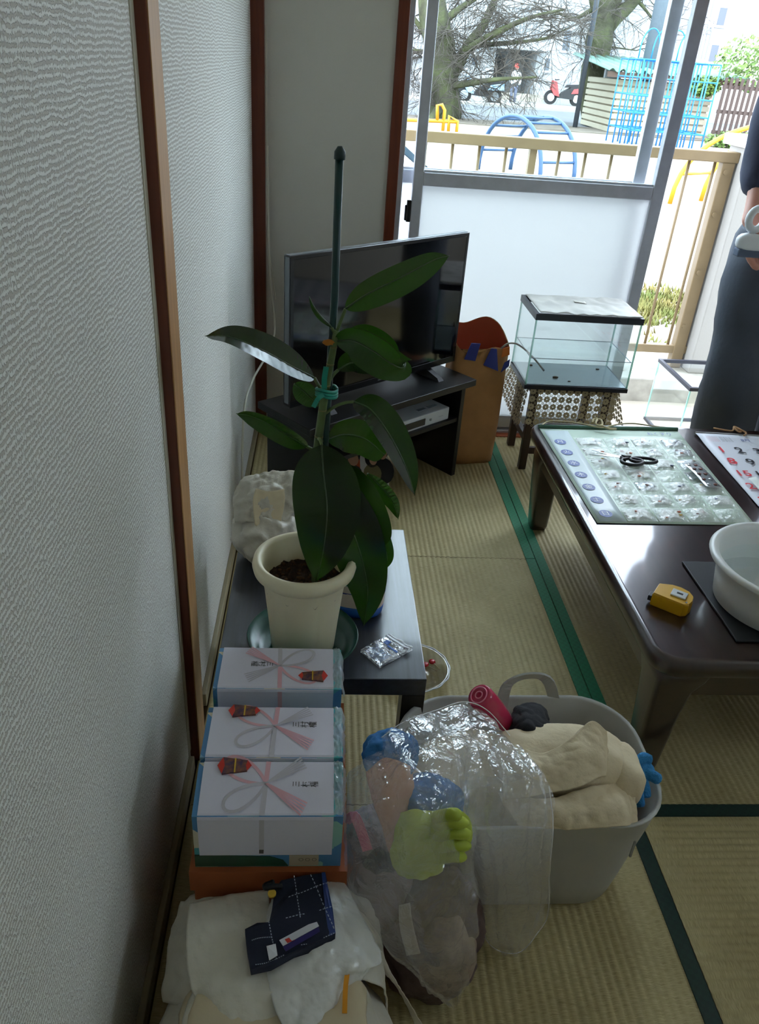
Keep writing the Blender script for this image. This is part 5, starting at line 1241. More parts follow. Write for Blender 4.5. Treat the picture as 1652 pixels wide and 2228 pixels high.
# wash basin, mat, tape measure
bc_ = Vector((1.178, 1.232, TZ)); 
o = obj('rubber_mat', MB().box((1.040, 1.115, TZ + .0005), (1.32, 1.385, TZ + .006), .002), mat('black_rubber', '#16181c', .6)); tag(o, 'thin black rubber mat under the white basin', 'mat')
for p in o.data.vertices: pass
wb = thing('wash_basin', 'white round plastic wash basin holding water on the table', 'basin', (bc_.x, bc_.y, TZ + .0065))
M_BAS = mat('white_basin_plastic', '#dedfdd', .35, subsurf=.1)
BZ = TZ + .0065
BR = [(0, 0), (.118, 0), (.125, .004), (.132, .05), (.138, .088), (.146, .090), (.154, .093), (.157, .099), (.153, .104), (.145, .105), (.139, .101), (.136, .092), (.130, .05), (.124, .010), (.115, .006), (0, .006)]
obj('bowl', MB().lathe(BR, (bc_.x, bc_.y, BZ), 72), M_BAS, wb)
obj('water', MB().lathe([(0, .062), (.1305, .062)], (bc_.x, bc_.y, BZ), 72), M_WATER, wb)
tm = thing('tape_measure', 'yellow tape measure with white clip on the table corner', 'tape measure', tuple(atz(1464, 1312, TZ)))
tc_ = atz(1462, 1318, TZ); TMM = frame((tc_.x, tc_.y, TZ + .0005), (.80, -.60, 0), (.60, .80, 0))
M_TY = mat('yellow_case', '#d9a514', .35)
poly = [(-.038, -.026), (.024, -.028), (.033, -.020), (.036, -.004), (.033, .014), (.022, .026), (.004, .031), (-.014, .029), (-.038, .016)]
def tring(k, z): return [TMM @ Vector((p[0] * k, p[1] * k, z)) for p in poly]
obj('case', MB().loft([tring(.96, 0), tring(1, .003), tring(1, .026), tring(.95, .030)], True, False), M_TY, tm)
obj('belt_clip', MB().box((-.008, -.012, .030), (.022, .012, .0335), .001, TMM), mat('clip_white', '#d5d8da', .3), tm)
obj('clip_slot', MB().box((.002, -.003, .0335), (.014, .003, .0339), 0, TMM), M_INK, tm)
obj('tape_hook', MB().box((-.046, -.022, .006), (-.0382, -.004, .018), .001, TMM), M_BLK, tm)
obj('screw', MB().tube([TMM @ Vector((.026, -.018, .029)), TMM @ Vector((.026, -.018, .0312))], .002, 8), M_FOIL, tm)

# ================================================================== gift boxes
GZ = .405; gx0, gx1 = .087, .283
M_GIFT = None
def gift_mat():
    m, nt, N, L = _new('blue_patterned_wrap'); b = N['Principled BSDF']; b.inputs['Roughness'].default_value = .4
    tc = N.new('ShaderNodeTexCoord'); v = N.new('ShaderNodeTexVoronoi'); v.inputs['Scale'].default_value = 22; v.distance = 'MANHATTAN'; L.new(tc.outputs['Object'], v.inputs['Vector'])
    rp = N.new('ShaderNodeValToRGB'); rp.color_ramp.interpolation = 'CONSTANT'; s = N.new('ShaderNodeSeparateColor'); L.new(v.outputs['Color'], s.inputs[0]); L.new(s.outputs[0], rp.inputs[0])
    els = rp.color_ramp.elements; els[0].color = lin('#4f86b4'); els[1].position = .35; els[1].color = lin('#7fa9c4')
    for p, c in ((.6, '#cfc8b0'), (.75, '#4fa3a8'), (.88, '#8fc0b4')):
        e_ = els.new(p); e_.color = lin(c)
    L.new(rp.outputs[0], b.inputs['Base Color']); return m
M_GIFT = gift_mat()
M_NOSHI = mat('noshi_paper', '#dcdae8', .6); M_PINK = mat('pink_ribbon_print', '#e2b0ba', .6); M_GREYR = mat('grey_ribbon_print', '#c4c0c8', .6); M_BROWNR = mat('ribbon_base', '#5d564f', .6)
M_NRED = mat('ornament_red', '#d2372b', .5); M_NPUR = mat('ornament_purple', '#38234a', .5, col2='#8a5a3c', vscale=160); M_NYEL = mat('ornament_gold', '#d6b13c', .5)
M_CELLO = film('cellophane', '#f2f6fa', .6, .06, .8, 120, .9)
def gift(label, yb, yf, zb, zf, zbot, flip, bow_u, bow_v, noshi_u, noshi_v, name_u, name_v, front=True, extra=None):
    t = thing('gift_box', label, 'gift box', ((gx0 + gx1) / 2, (yb + yf) / 2, zbot), 'wrapped gift boxes in a row by the wall')
    obj('box_body', MB().hexa([(gx0, yf, zbot), (gx1, yf, zbot), (gx1, yb, zbot), (gx0, yb, zbot)], [(gx0, yf, zf), (gx1, yf, zf), (gx1, yb, zb), (gx0, yb, zb)]), M_GIFT, t)
    W_ = gx1 - gx0; D = yb - yf
    def top(u, v, h=.0012): return Vector((gx0 + W_ * u, yb - D * v, zb + (zf - zb) * v + h))
    u0, u1 = .035, .935
    zlow = zbot + (zf - zbot) * .26
    path = [top(0, .0).yz, top(0, .5).yz, top(0, .97).yz]
    sec = [Vector((0, yb, zb + .0012)), Vector((0, yb - D * .5, (zb + zf) / 2 + .0012)), Vector((0, yf + .004, zf + .0012)), Vector((0, yf - .0005, zf - .001)), Vector((0, yf - .0015, zf - .005)), Vector((0, yf - .0015, zlow))]
    rows = [[Vector((gx0 + W_ * u_, s.y, s.z)) for u_ in (u0, .3, .6, u1)] for s in sec]
    mb = MB(); n = 4
    mb.add([p for r_ in rows for p in r_], [(i * n + j, i * n + j + 1, (i + 1) * n + j + 1, (i + 1) * n + j) for i in range(5) for j in range(3)])
    pap = obj('noshi_paper', mb, M_NOSHI, t, solid=.0006)
    Z = Vector((0, 0, 1)); h = .0019
    nrm = Vector((0, (zf - zb) / D * 1.0, 1))
    def draw(name, pts, w, m):
        lay[0] += 1; obj(name, ribbon([top(u_, v_, h + lay[0] * .00012) for u_, v_ in pts], w, nrm), m, pap)
    s = -1 if flip else 1
    bu, bv = bow_u, bow_v; lay = [0]
    draw('ribbon_band', [(bu + s * .01, 0), (bu, bv)], .0065, M_PINK if not flip else M_GREYR)
    draw('ribbon_band', [(bu, bv), (bu - s * .01, 1)], .0065, M_GREYR if not flip else M_PINK)
    obj('ribbon_band', ribbon([Vector((gx0 + W_ * (bu - s * .012), yf - .0022, zf - .004)), Vector((gx0 + W_ * (bu - s * .016), yf - .0022, zlow + .008))], .0065, (0, 1, 0)), M_GREYR if not flip else M_PINK, pap)
    obj('ribbon_end', ribbon([Vector((gx0 + W_ * (bu - s * .016), yf - .0024, zlow + .012)), Vector((gx0 + W_ * (bu - s * .017), yf - .0024, zlow + .004))], .006, (0, 1, 0)), M_BROWNR, pap)
    asp = W_ / D
    def loop_pts(du, dv, sgn):   # teardrop loop from the knot toward (du, dv) in metres
        L_ = math.hypot(du, dv); ex = (du / L_, dv / L_); ey = (-ex[1], ex[0]); out = []
        for k in range(25):
            a = 2 * math.pi * k / 24; r_ = (1 - math.cos(a)) / 2; w_ = math.sin(a) * .27 * L_ * (r_ ** .4)
            x_, y_ = r_ * L_, w_; out.append((bu + (ex[0] * x_ + ey[0] * y_) / W_, bv + (ex[1] * x_ + ey[1] * y_) / D))
        return out
    draw('bow_loop', loop_pts(-s * .056, -s * .034, 1), .0045, M_PINK)
    draw('bow_loop', loop_pts(-s * .052, s * .034, 1), .0045, M_GREYR)
    for k in range(5):
        f = (k - 2) * .004
        draw('bow_tail', [(bu, bv), (bu + s * (.052 + f * .5) / W_, bv + s * (.036 - f) / D)], .0022, M_PINK)
        draw('bow_tail', [(bu, bv), (bu + s * (.050 + f * .5) / W_, bv - s * (.030 - f) / D)], .0022, M_GREYR)
    # folded paper ornament
    cu, cv = noshi_u, noshi_v; sw = s
    def poly_(pts, m, nm, hh): obj(nm, MB().loft([[top(cu + p[0] * sw, cv + p[1] * sw, hh) for p in pts], [top(cu + p[0] * sw, cv + p[1] * sw, hh + .0006) for p in pts]], True, False), m, orn)
    dv = .012 / D
    orn = obj('noshi_ornament', MB().loft([[top(cu + p[0] * sw, cv + p[1] * sw, q_) for p in ((-.085, -dv), (-.085, dv), (.085, dv * .62), (.085, -dv * .62))] for q_ in (.0018, .0046)], True, False), M_NPUR, pap)
    poly_([(-.085, -dv), (-.12, 0), (-.085, dv), (-.07, 0)], M_NRED, 'red_tip', .0042)
    poly_([(.085, -dv * .62), (.115, 0), (.085, dv * .62), (.075, 0)], M_NRED, 'red_tip', .0042)
    poly_([(-.004, -dv * .85), (.006, -dv * .85), (.006, dv * .85), (-.004, dv * .85)], M_NYEL, 'gold_band', .0047)
    # handwriting, one sign after the other
    if not flip: fx, fy = (0, 1, 0), (-1, 0, 0)
    else: fx, fy = (0, -1, 0), (1, 0, 0)
    glyphs = [text_mb(ch, .0125 - .001 * (k == 0), frame(top(name_u + s * k * .062, name_v, .0022), fx, fy)) for k, ch in enumerate('三村櫂')]
    obj('handwriting', join(*glyphs), M_INK, pap)
    # cellophane along the right edge
    cs = MB().grid(lambda u_, v_: Vector((gx1 - .012 + .016 * u_ + .003 * noise.noise(Vector((u_ * 3, v_ * 9, yb * 50))), yb - D * v_, zb + (zf - zb) * v_ + .003 - .02 * max(0, u_ - .7) * 3 + .003 * noise.noise(Vector((u_ * 6, v_ * 14, 4))))), 8, 24)
    obj('cellophane', cs, M_CELLO, t)
    return t
yb1, yf1 = atz(610, 1412, GZ).y, atz(605, 1499, GZ).y
yb2, yf2 = atz(605, 1541, GZ).y, atz(600, 1650, GZ).y
yb3, yf3 = atz(590, 1658, GZ - .002).y, atz(580, 1777, GZ - .018).y
gift('gift box with bow paper farthest back, ornament at its right', yb1, yf1, GZ, GZ, .285, True, .505, .46, .77, .72, .42, .42)
gift('gift box with bow paper in the middle of the row of three', yb2, yf2 + .001, GZ, GZ, .285, False, .505, .40, .27, .10, .66, .36)
gz3 = atz(580, 1777, GZ - .018).z
g3 = gift('nearest of the three gift boxes, green printed band below its paper', yb3 - .001, yf3, GZ - .002, gz3, .285, False, .47, .42, .25, .10, .68, .42)
M_GRNB = mat('dark_green_print', '#1d4a34', .5); M_BEI = mat('beige_print', '#b7ab92', .5)
obj('green_print', MB().prism([(0, 0), (.125, 0), (.118, .012), (.10, .02), (0, .024)], .0008, frame((gx0, yf3 - .0001, .287), (1, 0, 0), (0, 0, 1))), M_GRNB, g3)
obj('beige_print', MB().box((gx0 + .126, yf3 - .0006, .287), (gx1 - .03, yf3 + .0005, .309)), M_BEI, g3)
obj('print_lettering', text_mb('〇 〇 〇', .007, frame((gx1 - .045, yf3 - .0012, .300), (1, 0, 0), (0, 0, 1))), M_INK, g3)
cb = thing('cardboard_box', 'orange brown cardboard box carrying the row of gift boxes', 'box', ((gx0 + gx1) / 2, (yb1 + yf3) / 2, 0))
M_ORC = mat('orange_brown_card', '#a2552c', .7, var=.08, vscale=14)
obj('carton', MB().box((gx0 - .004, yf3 - .004, 0), (gx1 + .006, yb1, .272), .003), M_ORC, cb)
obj('lid_rim', rect_ring(gx0 - .008, gx1 + .010, yf3 - .008, yb1 + .003, .245, .284, .006), M_ORC, cb); obj('lid_board', MB().box((gx0 - .002, yf3 - .002, .2721), (gx1 + .004, yb1 - .003, .284)), M_ORC, cb)

# ================================================================== white bag of linen in front
wbag = thing('linen_bag', 'white plastic bag stuffed with folded linen in the front corner', 'bag', (.20, .49, 0))
M_WB = mat('milky_plastic', '#cfcabb', .35, var=.05, vscale=10, bump=.5, bscale=18, bdist=.01, subsurf=.08); M_SHEET = mat('white_nonwoven', '#d8d4c6', .45, bump=.8, bscale=30, bdist=.006)
M_SHEEN = mat('shiny_white_film', '#dcdcd8', .22, bump=.8, bscale=26, bdist=.006); M_LIN = mat('cream_linen', '#cdbfa0', .8, bump=.3, bscale=50)
obj('bag_body', blob((.203, .468, .10), (.155, .160, .125), seed=6, amp=.12, sc=9, floor=.001, sub=5, power=2.8), M_WB, wbag)
Tz = lambda x, y, z: atz(x, y, z)
obj('back_fold', patch([[Tz(392, 1960, .20), Tz(470, 1935, .22), Tz(560, 1930, .21)], [Tz(365, 2050, .20), Tz(460, 2040, .235), Tz(580, 2030, .235)], [Tz(352, 2180, .17), Tz(450, 2200, .22), Tz(560, 2210, .225)]], 40, 40, .008, 26, 3), M_WB, wbag, solid=.001)
obj('right_fold', patch([[Tz(735, 1905, .22), Tz(790, 1925, .215), Tz(812, 1965, .17)], [Tz(760, 2010, .235), Tz(815, 2030, .22), Tz(835, 2070, .16)], [Tz(780, 2130, .225), Tz(835, 2150, .20), Tz(845, 2210, .13)]], 30, 40, .006, 26, 8), M_WB, wbag, solid=.001)
obj('handle_strap', patch([[Tz(815, 2060, .21), Tz(832, 2070, .205)], [Tz(832, 2110, .19), Tz(858, 2130, .18)], [Tz(870, 2160, .13), Tz(885, 2175, .125)], [Tz(905, 2235, .05), Tz(925, 2240, .05)]], 8, 30, .003, 40, 2), M_WB, wbag, solid=.001)
ls = thing('linen_stack', 'stack of folded cream linen inside the white bag', 'linen', (.2, .45, .2))
for k, (z, a, seed) in enumerate(((.212, 0, 1), (.228, .05, 2), (.242, -.04, 5))):
    obj('folded_sheet', blob((.195 + .008 * k, .475 - .006 * k, z), (.105, .10, .011), seed=seed, amp=.10, sc=22, sub=4, power=5), M_LIN if k != 1 else M_SHEET, ls)
o = obj('film_sheet', patch([[Tz(590, 1952, .262), Tz(660, 1930, .268), Tz(742, 1900, .262)], [Tz(575, 2020, .268), Tz(690, 2000, .276), Tz(790, 1990, .262)], [Tz(580, 2110, .268), Tz(700, 2090, .278), Tz(832, 2085, .256)], [Tz(600, 2200, .262), Tz(690, 2165, .266), Tz(800, 2120, .250)], [Tz(640, 2270, .25), Tz(700, 2220, .255), Tz(760, 2170, .245)]], 50, 60, .009, 24, 9), M_SHEEN, solid=.0012)
tag(o, 'shiny white plastic sheet folded over the linen', 'sheet')
o = obj('linen_cloth', patch([[Tz(412, 1965, .245), Tz(500, 1945, .255), Tz(585, 1935, .255)], [Tz(405, 2030, .255), Tz(500, 2030, .264), Tz(590, 2030, .262)], [Tz(412, 2130, .25), Tz(500, 2150, .262), Tz(600, 2150, .262)], [Tz(440, 2215, .238), Tz(520, 2240, .25), Tz(620, 2260, .245)]], 40, 40, .004, 30, 12), M_SHEET, solid=.0015)
tag(o, 'matt cream cloth lying left of the shiny sheet', 'cloth')
o = obj('orange_ribbon', ribbon(smooth_path([Tz(757, 2110, .262), Tz(752, 2150, .262), Tz(750, 2205, .258)], 12), .006, (0, 0, 1)), mat('orange_tape', '#e0951c', .4), solid=.001); tag(o, 'short orange ribbon under the shiny sheet', 'ribbon')
# plaid pouch
NZ = .286
pp = thing('plaid_pouch', 'navy plaid fabric pouch with name label on the linen', 'pouch', tuple(Tz(640, 2010, NZ)))
M_PLAID = mat('navy_fabric', '#171d33', .85, bump=.4, bscale=300, bdist=.001); M_PLAIDB = mat('blue_satin', '#2a3f7c', .35, bump=.4, bscale=24, bdist=.005)
outl = [(612, 1916), (660, 1903), (708, 1898), (714, 1930), (724, 1980), (730, 2034), (690, 2056), (640, 2078), (590, 2098), (546, 2108), (538, 2065), (533, 2018), (560, 2010), (586, 2008), (592, 1975), (598, 1935)]
def pz(x, y, h=0): p = Tz(x, y, NZ); return p + Vector((0, 0, .008 * noise.noise(Vector((x * .02, y * .02, 0))) + h))
obj('fabric', MB().loft([[pz(*p) - Vector((0, 0, .012)) for p in outl], [pz(*p) for p in outl]], True, False), M_PLAID, pp)
obj('satin_edge', MB().loft([[pz(*p, .0004) for p in ((700, 1899), (708, 1898), (714, 1930), (724, 1980), (730, 2034), (716, 2041), (708, 1985))], [pz(*p, .0012) for p in ((700, 1899), (708, 1898), (714, 1930), (724, 1980), (730, 2034), (716, 2041), (708, 1985))]], True, False), M_PLAIDB, pp)
M_STITCH = mat('pale_stitch', '#a9b4c4', .7)
for a_, b_ in (((628, 1955), (722, 1918)), ((622, 2000), (724, 1975)), ((548, 2047), (600, 2038)), ((640, 1908), (655, 2008)), ((676, 1902), (728, 2030)), ((585, 2008), (602, 2092)), ((655, 2060), (730, 2034)), ((556, 2100), (620, 2084))):
    n_ = 14; mb = MB()
    for k in range(n_):
        t0, t1 = k / n_, (k + .6) / n_
        mb_ = ribbon([pz(a_[0] + (b_[0] - a_[0]) * t0, a_[1] + (b_[1] - a_[1]) * t0, .0018), pz(a_[0] + (b_[0] - a_[0]) * t1, a_[1] + (b_[1] - a_[1]) * t1, .0018)], .0012, (0, 0, 1)); mb.add(mb_.v, mb_.f)
    obj('stitching', mb, M_STITCH, pp)
def quadz(name, pts, m, h, par): return obj(name, MB().loft([[pz(*p, h) for p in pts], [pz(*p, h + .001) for p in pts]], True, False), m, par)
lb = quadz('name_label', [(608, 2050), (688, 2004), (694, 2018), (616, 2066)], mat('label_white', '#dfe2ea', .4), .003, pp)
quadz('label_backing', [(616, 2067), (694, 2019), (696, 2030), (622, 2078)], mat('label_purple', '#2a2068', .5), .002, lb)
quadz('red_print', [(620, 2050), (636, 2041), (642, 2050), (626, 2060)], M_NRED, .0045, lb); quadz('red_print', [(668, 2021), (682, 2012), (685, 2018), (672, 2027)], M_NRED, .0045, lb)
cL = pz(655, 2036, .0052); obj('label_lettering', text_mb('ooo', .012, frame(cL, (pz(690, 2012) - pz(615, 2055)), (0, 1, 0))), M_BLUEP, lb)
quadz('paper_tag', [(580, 2066), (600, 2060), (604, 2085), (586, 2092)], MATS['label_white'], .004, pp)
obj('strap', MB().tube(smooth_path([pz(612, 1935, .004), pz(596, 1940, .01), pz(580, 1938, .006), pz(578, 1930, .004), pz(596, 1928, .008)], 16), .004, 6), M_BLK, pp)
obj('button', MB().tube([pz(592, 1952, .006), pz(592, 1952, .009)], .0055, 14), M_NYEL, pp)

# ================================================================== basket of cloths
kb = thing('laundry_basket', 'pale grey soft plastic tub with loop handles on the tatami', 'basket', (.60, .885, 0))
M_TUB = mat('pale_grey_plastic', '#aeaea9', .45, var=.03, vscale=8, subsurf=.06)
KZ = .262
def tub(z, g_, off=0.0):
    x0, x1 = .425 - .04 * g_ + off, .790 + .010 * g_ - off; y0, y1 = .800 - .050 * g_ + off, .985 + .04 * g_ - off
    return rrect(x0, x1, y0, y1, .085 + .01 * g_ - off * .6, z, 8)
def zrim(p, z): return Vector((p.x, p.y, z + (p.z - z) + .012 * math.sin((p.x - .4) * 7) * (z / KZ)))
rngs = [tub(.002, 0, .012), tub(.008, .03), tub(.06, .25), tub(.13, .5), tub(.20, .78), tub(KZ - .004, .99), tub(KZ + .002, 1.06), tub(KZ + .004, 1.03), tub(KZ, .97, .004), tub(.20, .78, .004), tub(.06, .25, .004), tub(.008, .03, .005)]
obj('tub_body', MB().loft([[zrim(p, p.z) for p in r_] for r_ in rngs], True), M_TUB, kb)
h1, h2, h3 = aty(1092, 1540, 1.018), aty(1150, 1470, 1.03), aty(1212, 1575, 1.018)
hp = smooth_path([h1 + Vector((0, 0, -.03)), h1, aty(1105, 1490, 1.025), h2, aty(1195, 1485, 1.028), h3, h3 + Vector((0, -.004, -.03))], 30)
obj('handle', ribbon(hp, .020, (0, 1, .45)), M_TUB, kb, solid=.004)
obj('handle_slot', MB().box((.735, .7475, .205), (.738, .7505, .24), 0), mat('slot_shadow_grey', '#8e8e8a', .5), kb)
M_CREAM = mat('cream_fleece', '#d8c8a8', .9, bump=.35, bscale=180, bdist=.002); M_CREAMW = mat('cream_edge', '#e2d8c4', .9)
o = obj('cream_cloth', join(blob(atz(1215, 1655, .292), (.105, .058, .045), seed=2, amp=.16, sc=11, sub=5, power=2.6),), M_CREAM)
tag(o, 'thick cream fleece folded upright in the middle of the basket', 'cloth')
o = obj('cream_cloth', patch([[Tz(1088, 1655, .315), Tz(1130, 1625, .345), Tz(1180, 1640, .345), Tz(1240, 1608, .362), Tz(1285, 1570, .368), Tz(1318, 1590, .355)], [Tz(1092, 1690, .315), Tz(1140, 1672, .34), Tz(1200, 1668, .342), Tz(1260, 1650, .352), Tz(1305, 1625, .352), Tz(1326, 1640, .33)], [Tz(1100, 1740, .295), Tz(1150, 1735, .315), Tz(1210, 1722, .32), Tz(1262, 1712, .325), Tz(1310, 1690, .325), Tz(1326, 1690, .305)]], 60, 40, .011, 14, 3), M_CREAM, solid=.005)
tag(o, 'cream fleece flap turned over the top of the basket', 'cloth')
o = obj('cream_cloth', patch([[Tz(1085, 1725, .285), Tz(1180, 1738, .30), Tz(1270, 1715, .31), Tz(1350, 1700, .30), Tz(1378, 1720, .285)], [Tz(1105, 1765, .275), Tz(1190, 1775, .295), Tz(1280, 1760, .303), Tz(1355, 1745, .298), Tz(1386, 1760, .28)], [Tz(1130, 1800, .266), Tz(1200, 1806, .275), Tz(1280, 1803, .28), Tz(1350, 1797, .278), Tz(1388, 1795, .268)]], 60, 36, .012, 16, 6), M_CREAM, solid=.005)
tag(o, 'cream fleece lying along the front rim of the basket', 'cloth')
o = obj('cream_cloth', blob(atz(1350, 1690, .275), (.028, .05, .045), seed=8, amp=.14, sc=15, sub=4, power=3), M_CREAM); tag(o, 'small cream fold at the right side of the basket', 'cloth')
o = obj('black_cloth', patch([[Tz(1100, 1575, .29), Tz(1125, 1535, .32), Tz(1175, 1535, .31), Tz(1192, 1560, .29)], [Tz(1108, 1600, .30), Tz(1140, 1568, .335), Tz(1185, 1570, .325), Tz(1205, 1585, .30)], [Tz(1115, 1622, .30), Tz(1150, 1605, .325), Tz(1195, 1600, .32), Tz(1228, 1605, .30)]], 36, 36, .010, 22, 4), mat('black_knit', '#1b1c22', .9, bump=.4, bscale=200), solid=.005)
tag(o, 'black knitted cloth tucked behind the cream fleece', 'cloth')
o = obj('lining_cloth', blob((.56, .90, .19), (.15, .10, .055), seed=12, amp=.15, sc=12, sub=4, power=3), mat('beige_cloth', '#c3b394', .9)); tag(o, 'beige cloth filling the bottom of the basket', 'cloth')
# blue knitted gloves
M_CHEN = mat('blue_chenille', '#2f7fb8', .9, bump=.9, bscale=260, bdist=.004)
gl_ = thing('knitted_glove', 'bright blue knitted glove hanging over the right basket rim', 'glove', tuple(atz(1395, 1690, .28)))
def gtube(pts, r): return MB().tube(smooth_path([atz(*p) for p in pts], 12), [r * .9] + [r] * 11 + [r * .75], 10)
obj('palm', blob(atz(1392, 1675, .283), (.024, .022, .016), seed=4, amp=.15, sc=40, sub=3), M_CHEN, gl_)
for pts in ([(1385, 1665, .292), (1400, 1650, .300), (1415, 1655, .296)], [(1400, 1680, .288), (1420, 1688, .288), (1432, 1695, .28)], [(1395, 1692, .282), (1402, 1715, .272), (1404, 1735, .262)], [(1385, 1695, .28), (1388, 1725, .27), (1392, 1755, .255)], [(1375, 1690, .282), (1376, 1715, .272), (1378, 1740, .262)]):
    obj('finger', gtube(pts, .0095), M_CHEN, gl_)
o = obj('blue_cloth', blob(atz(1330, 1645, .285), (.018, .028, .02), seed=3, amp=.2, sc=30, sub=3), mat('deep_blue_cloth', '#2a5a98', .9)); tag(o, 'deep blue cloth end showing behind the cream fleece', 'cloth')
# pink bottle standing neck down among the cloths
pkb = thing('pink_bottle', 'translucent pink plastic bottle lying with its round base up', 'bottle', tuple(atz(1075, 1545, .30)))
M_PK = mat('pink_plastic', '#e0406c', .2, trans=.35, coat=.3)
pa, pb_ = atz(1043, 1513, .375), atz(1098, 1572, .30); ax = (pb_ - pa).normalized(); s1_ = ax.orthogonal().normalized(); s2_ = ax.cross(s1_)
def pring(t, r): c_ = pa.lerp(pb_, t); return [c_ + (s1_ * math.cos(2 * math.pi * k / 32) + s2_ * math.sin(2 * math.pi * k / 32)) * r for k in range(32)]
obj('bottle_body', MB().loft([pring(.03, .002), pring(.03, .010), pring(.0, .013), pring(.0, .0185), pring(.02, .0205), pring(.1, .0215), pring(.5, .021), pring(.8, .0185), pring(1.0, .016), pring(1.25, .009)], True), M_PK, pkb)
for r_ in (.006, .014): obj('base_ring', MB().tube([p - ax * .0015 for p in pring(0, r_)] + [pring(0, r_)[0] - ax * .0015], .0012, 6, False), mat('pink_ring', '#f08aa6', .2), pkb)

# ================================================================== clear bag of old clothes
M_CLEAR = film('clear_bag_film', '#fdfdfe', .82, .10, 1.0, 30, 1.0, shine=.35, base=.05)
ci = lambda x, y, Y: aty(x, y, Y)
def lump(name, label, px, py, Y, r, m, seed, amp=.22, sc=14, cat='cloth', pw=2.3, M=None):
    c_ = ci(px, py, Y); c_.z = max(c_.z, r[2] * .6 + .01)
    o_ = obj(name, blob(c_, r, seed=seed, amp=amp, sc=sc, floor=.004, sub=5, power=pw, M=M), m); tag(o_, label, cat); return o_
M_BRN = mat('brown_knit', '#4a3a36', .9, col2='#6b5750', vscale=20, bump=.5, bscale=80); M_GRY = mat('mauve_grey_cloth', '#8a7c7e', .9, col2='#6e5f66', vscale=12, bump=.3, bscale=60)
M_LIME = mat('lime_rubber', '#a9b93e', .6, var=.08, vscale=20, bump=.3, bscale=30); M_PEACH = mat('peach_cloth', '#c99a84', .85, bump=.3, bscale=60); M_BLUC = mat('blue_wool', '#2f6ea8', .9, bump=.7, bscale=120)
lump('garment', 'dark brown knitted garment at the bottom of the clear bag', 935, 2030, .70, (.075, .075, .105), M_BRN, 5)
lump('garment', 'mauve grey garment against the gift boxes inside the clear bag', 815, 1900, .735, (.055, .06, .12), M_GRY, 9)
lump('garment', 'beige patterned garment low in the front of the clear bag', 965, 2075, .655, (.045, .035, .075), mat('beige_pattern', '#9a8876', .9, col2='#6d5a52', vscale=30), 2)
lump('blue_wool_cloth', 'blue wool bundle at the top left of the clear bag', 850, 1640, .775, (.036, .03, .03), M_BLUC, 3, .3, 26)
lump('blue_wool_cloth', 'blue wool bundle behind the lime gloves', 935, 1745, .745, (.045, .035, .035), M_BLUC, 7, .25, 22)
pe_ = obj('peach_cloth', patch([[ci(797, 1680, .745), ci(835, 1650, .742), ci(880, 1660, .745), ci(902, 1672, .755)], [ci(805, 1730, .725), ci(840, 1715, .718), ci(875, 1730, .72), ci(895, 1740, .74)], [ci(828, 1790, .705), ci(850, 1790, .70), ci(868, 1790, .705), ci(880, 1790, .72)], [ci(848, 1860, .69), ci(854, 1862, .688), ci(858, 1862, .69), ci(862, 1860, .70)]], 40, 50, .007, 22, 4), M_PEACH, solid=.003)
tag(pe_, 'peach cloth hanging in a point inside the clear bag', 'cloth')
lg = thing('rubber_glove', 'lime green rubber gloves bunched at the front of the clear bag', 'glove', tuple(ci(920, 1850, .68)))
obj('cuff', patch([[ci(872, 1768, .70), ci(905, 1762, .695), ci(945, 1765, .70)], [ci(858, 1815, .685), ci(905, 1805, .668), ci(960, 1812, .685)], [ci(850, 1870, .675), ci(905, 1865, .655), ci(965, 1870, .675)], [ci(868, 1900, .675), ci(915, 1915, .66), ci(962, 1895, .675)]], 44, 44, .006, 22, 3), M_LIME, lg, solid=.003)
obj('hand_part', blob(ci(975, 1815, .685), (.032, .024, .044), seed=2, amp=.12, sc=20, sub=4), M_LIME, lg)
for k, (x, y) in enumerate(((985, 1772), (1003, 1788), (1010, 1812), (1008, 1838), (998, 1862))):
    obj('finger', MB().tube(smooth_path([ci(950, y + 6, .676), ci(985, y, .658), ci(x + 12, y + 3, .668)], 8), [.0085] * 7 + [.0075, .005], 10), M_LIME, lg)
o = obj('pink_ribbon', ribbon(smooth_path([ci(752, 1790, .715), ci(770, 1775, .70), ci(785, 1805, .70), ci(800, 1850, .695)], 20), .014, (0, -1, .4)), mat('pink_satin', '#e07a96', .5), solid=.0012); tag(o, 'pink satin ribbon inside the clear bag beside the gift boxes', 'ribbon')
o = obj('black_scarf', blob(ci(830, 1865, .70), (.028, .02, .026), seed=4, amp=.25, sc=26, sub=4), mat('black_wool', '#1d1b1e', .9)); tag(o, 'black wool scrap under the peach cloth in the clear bag', 'cloth')
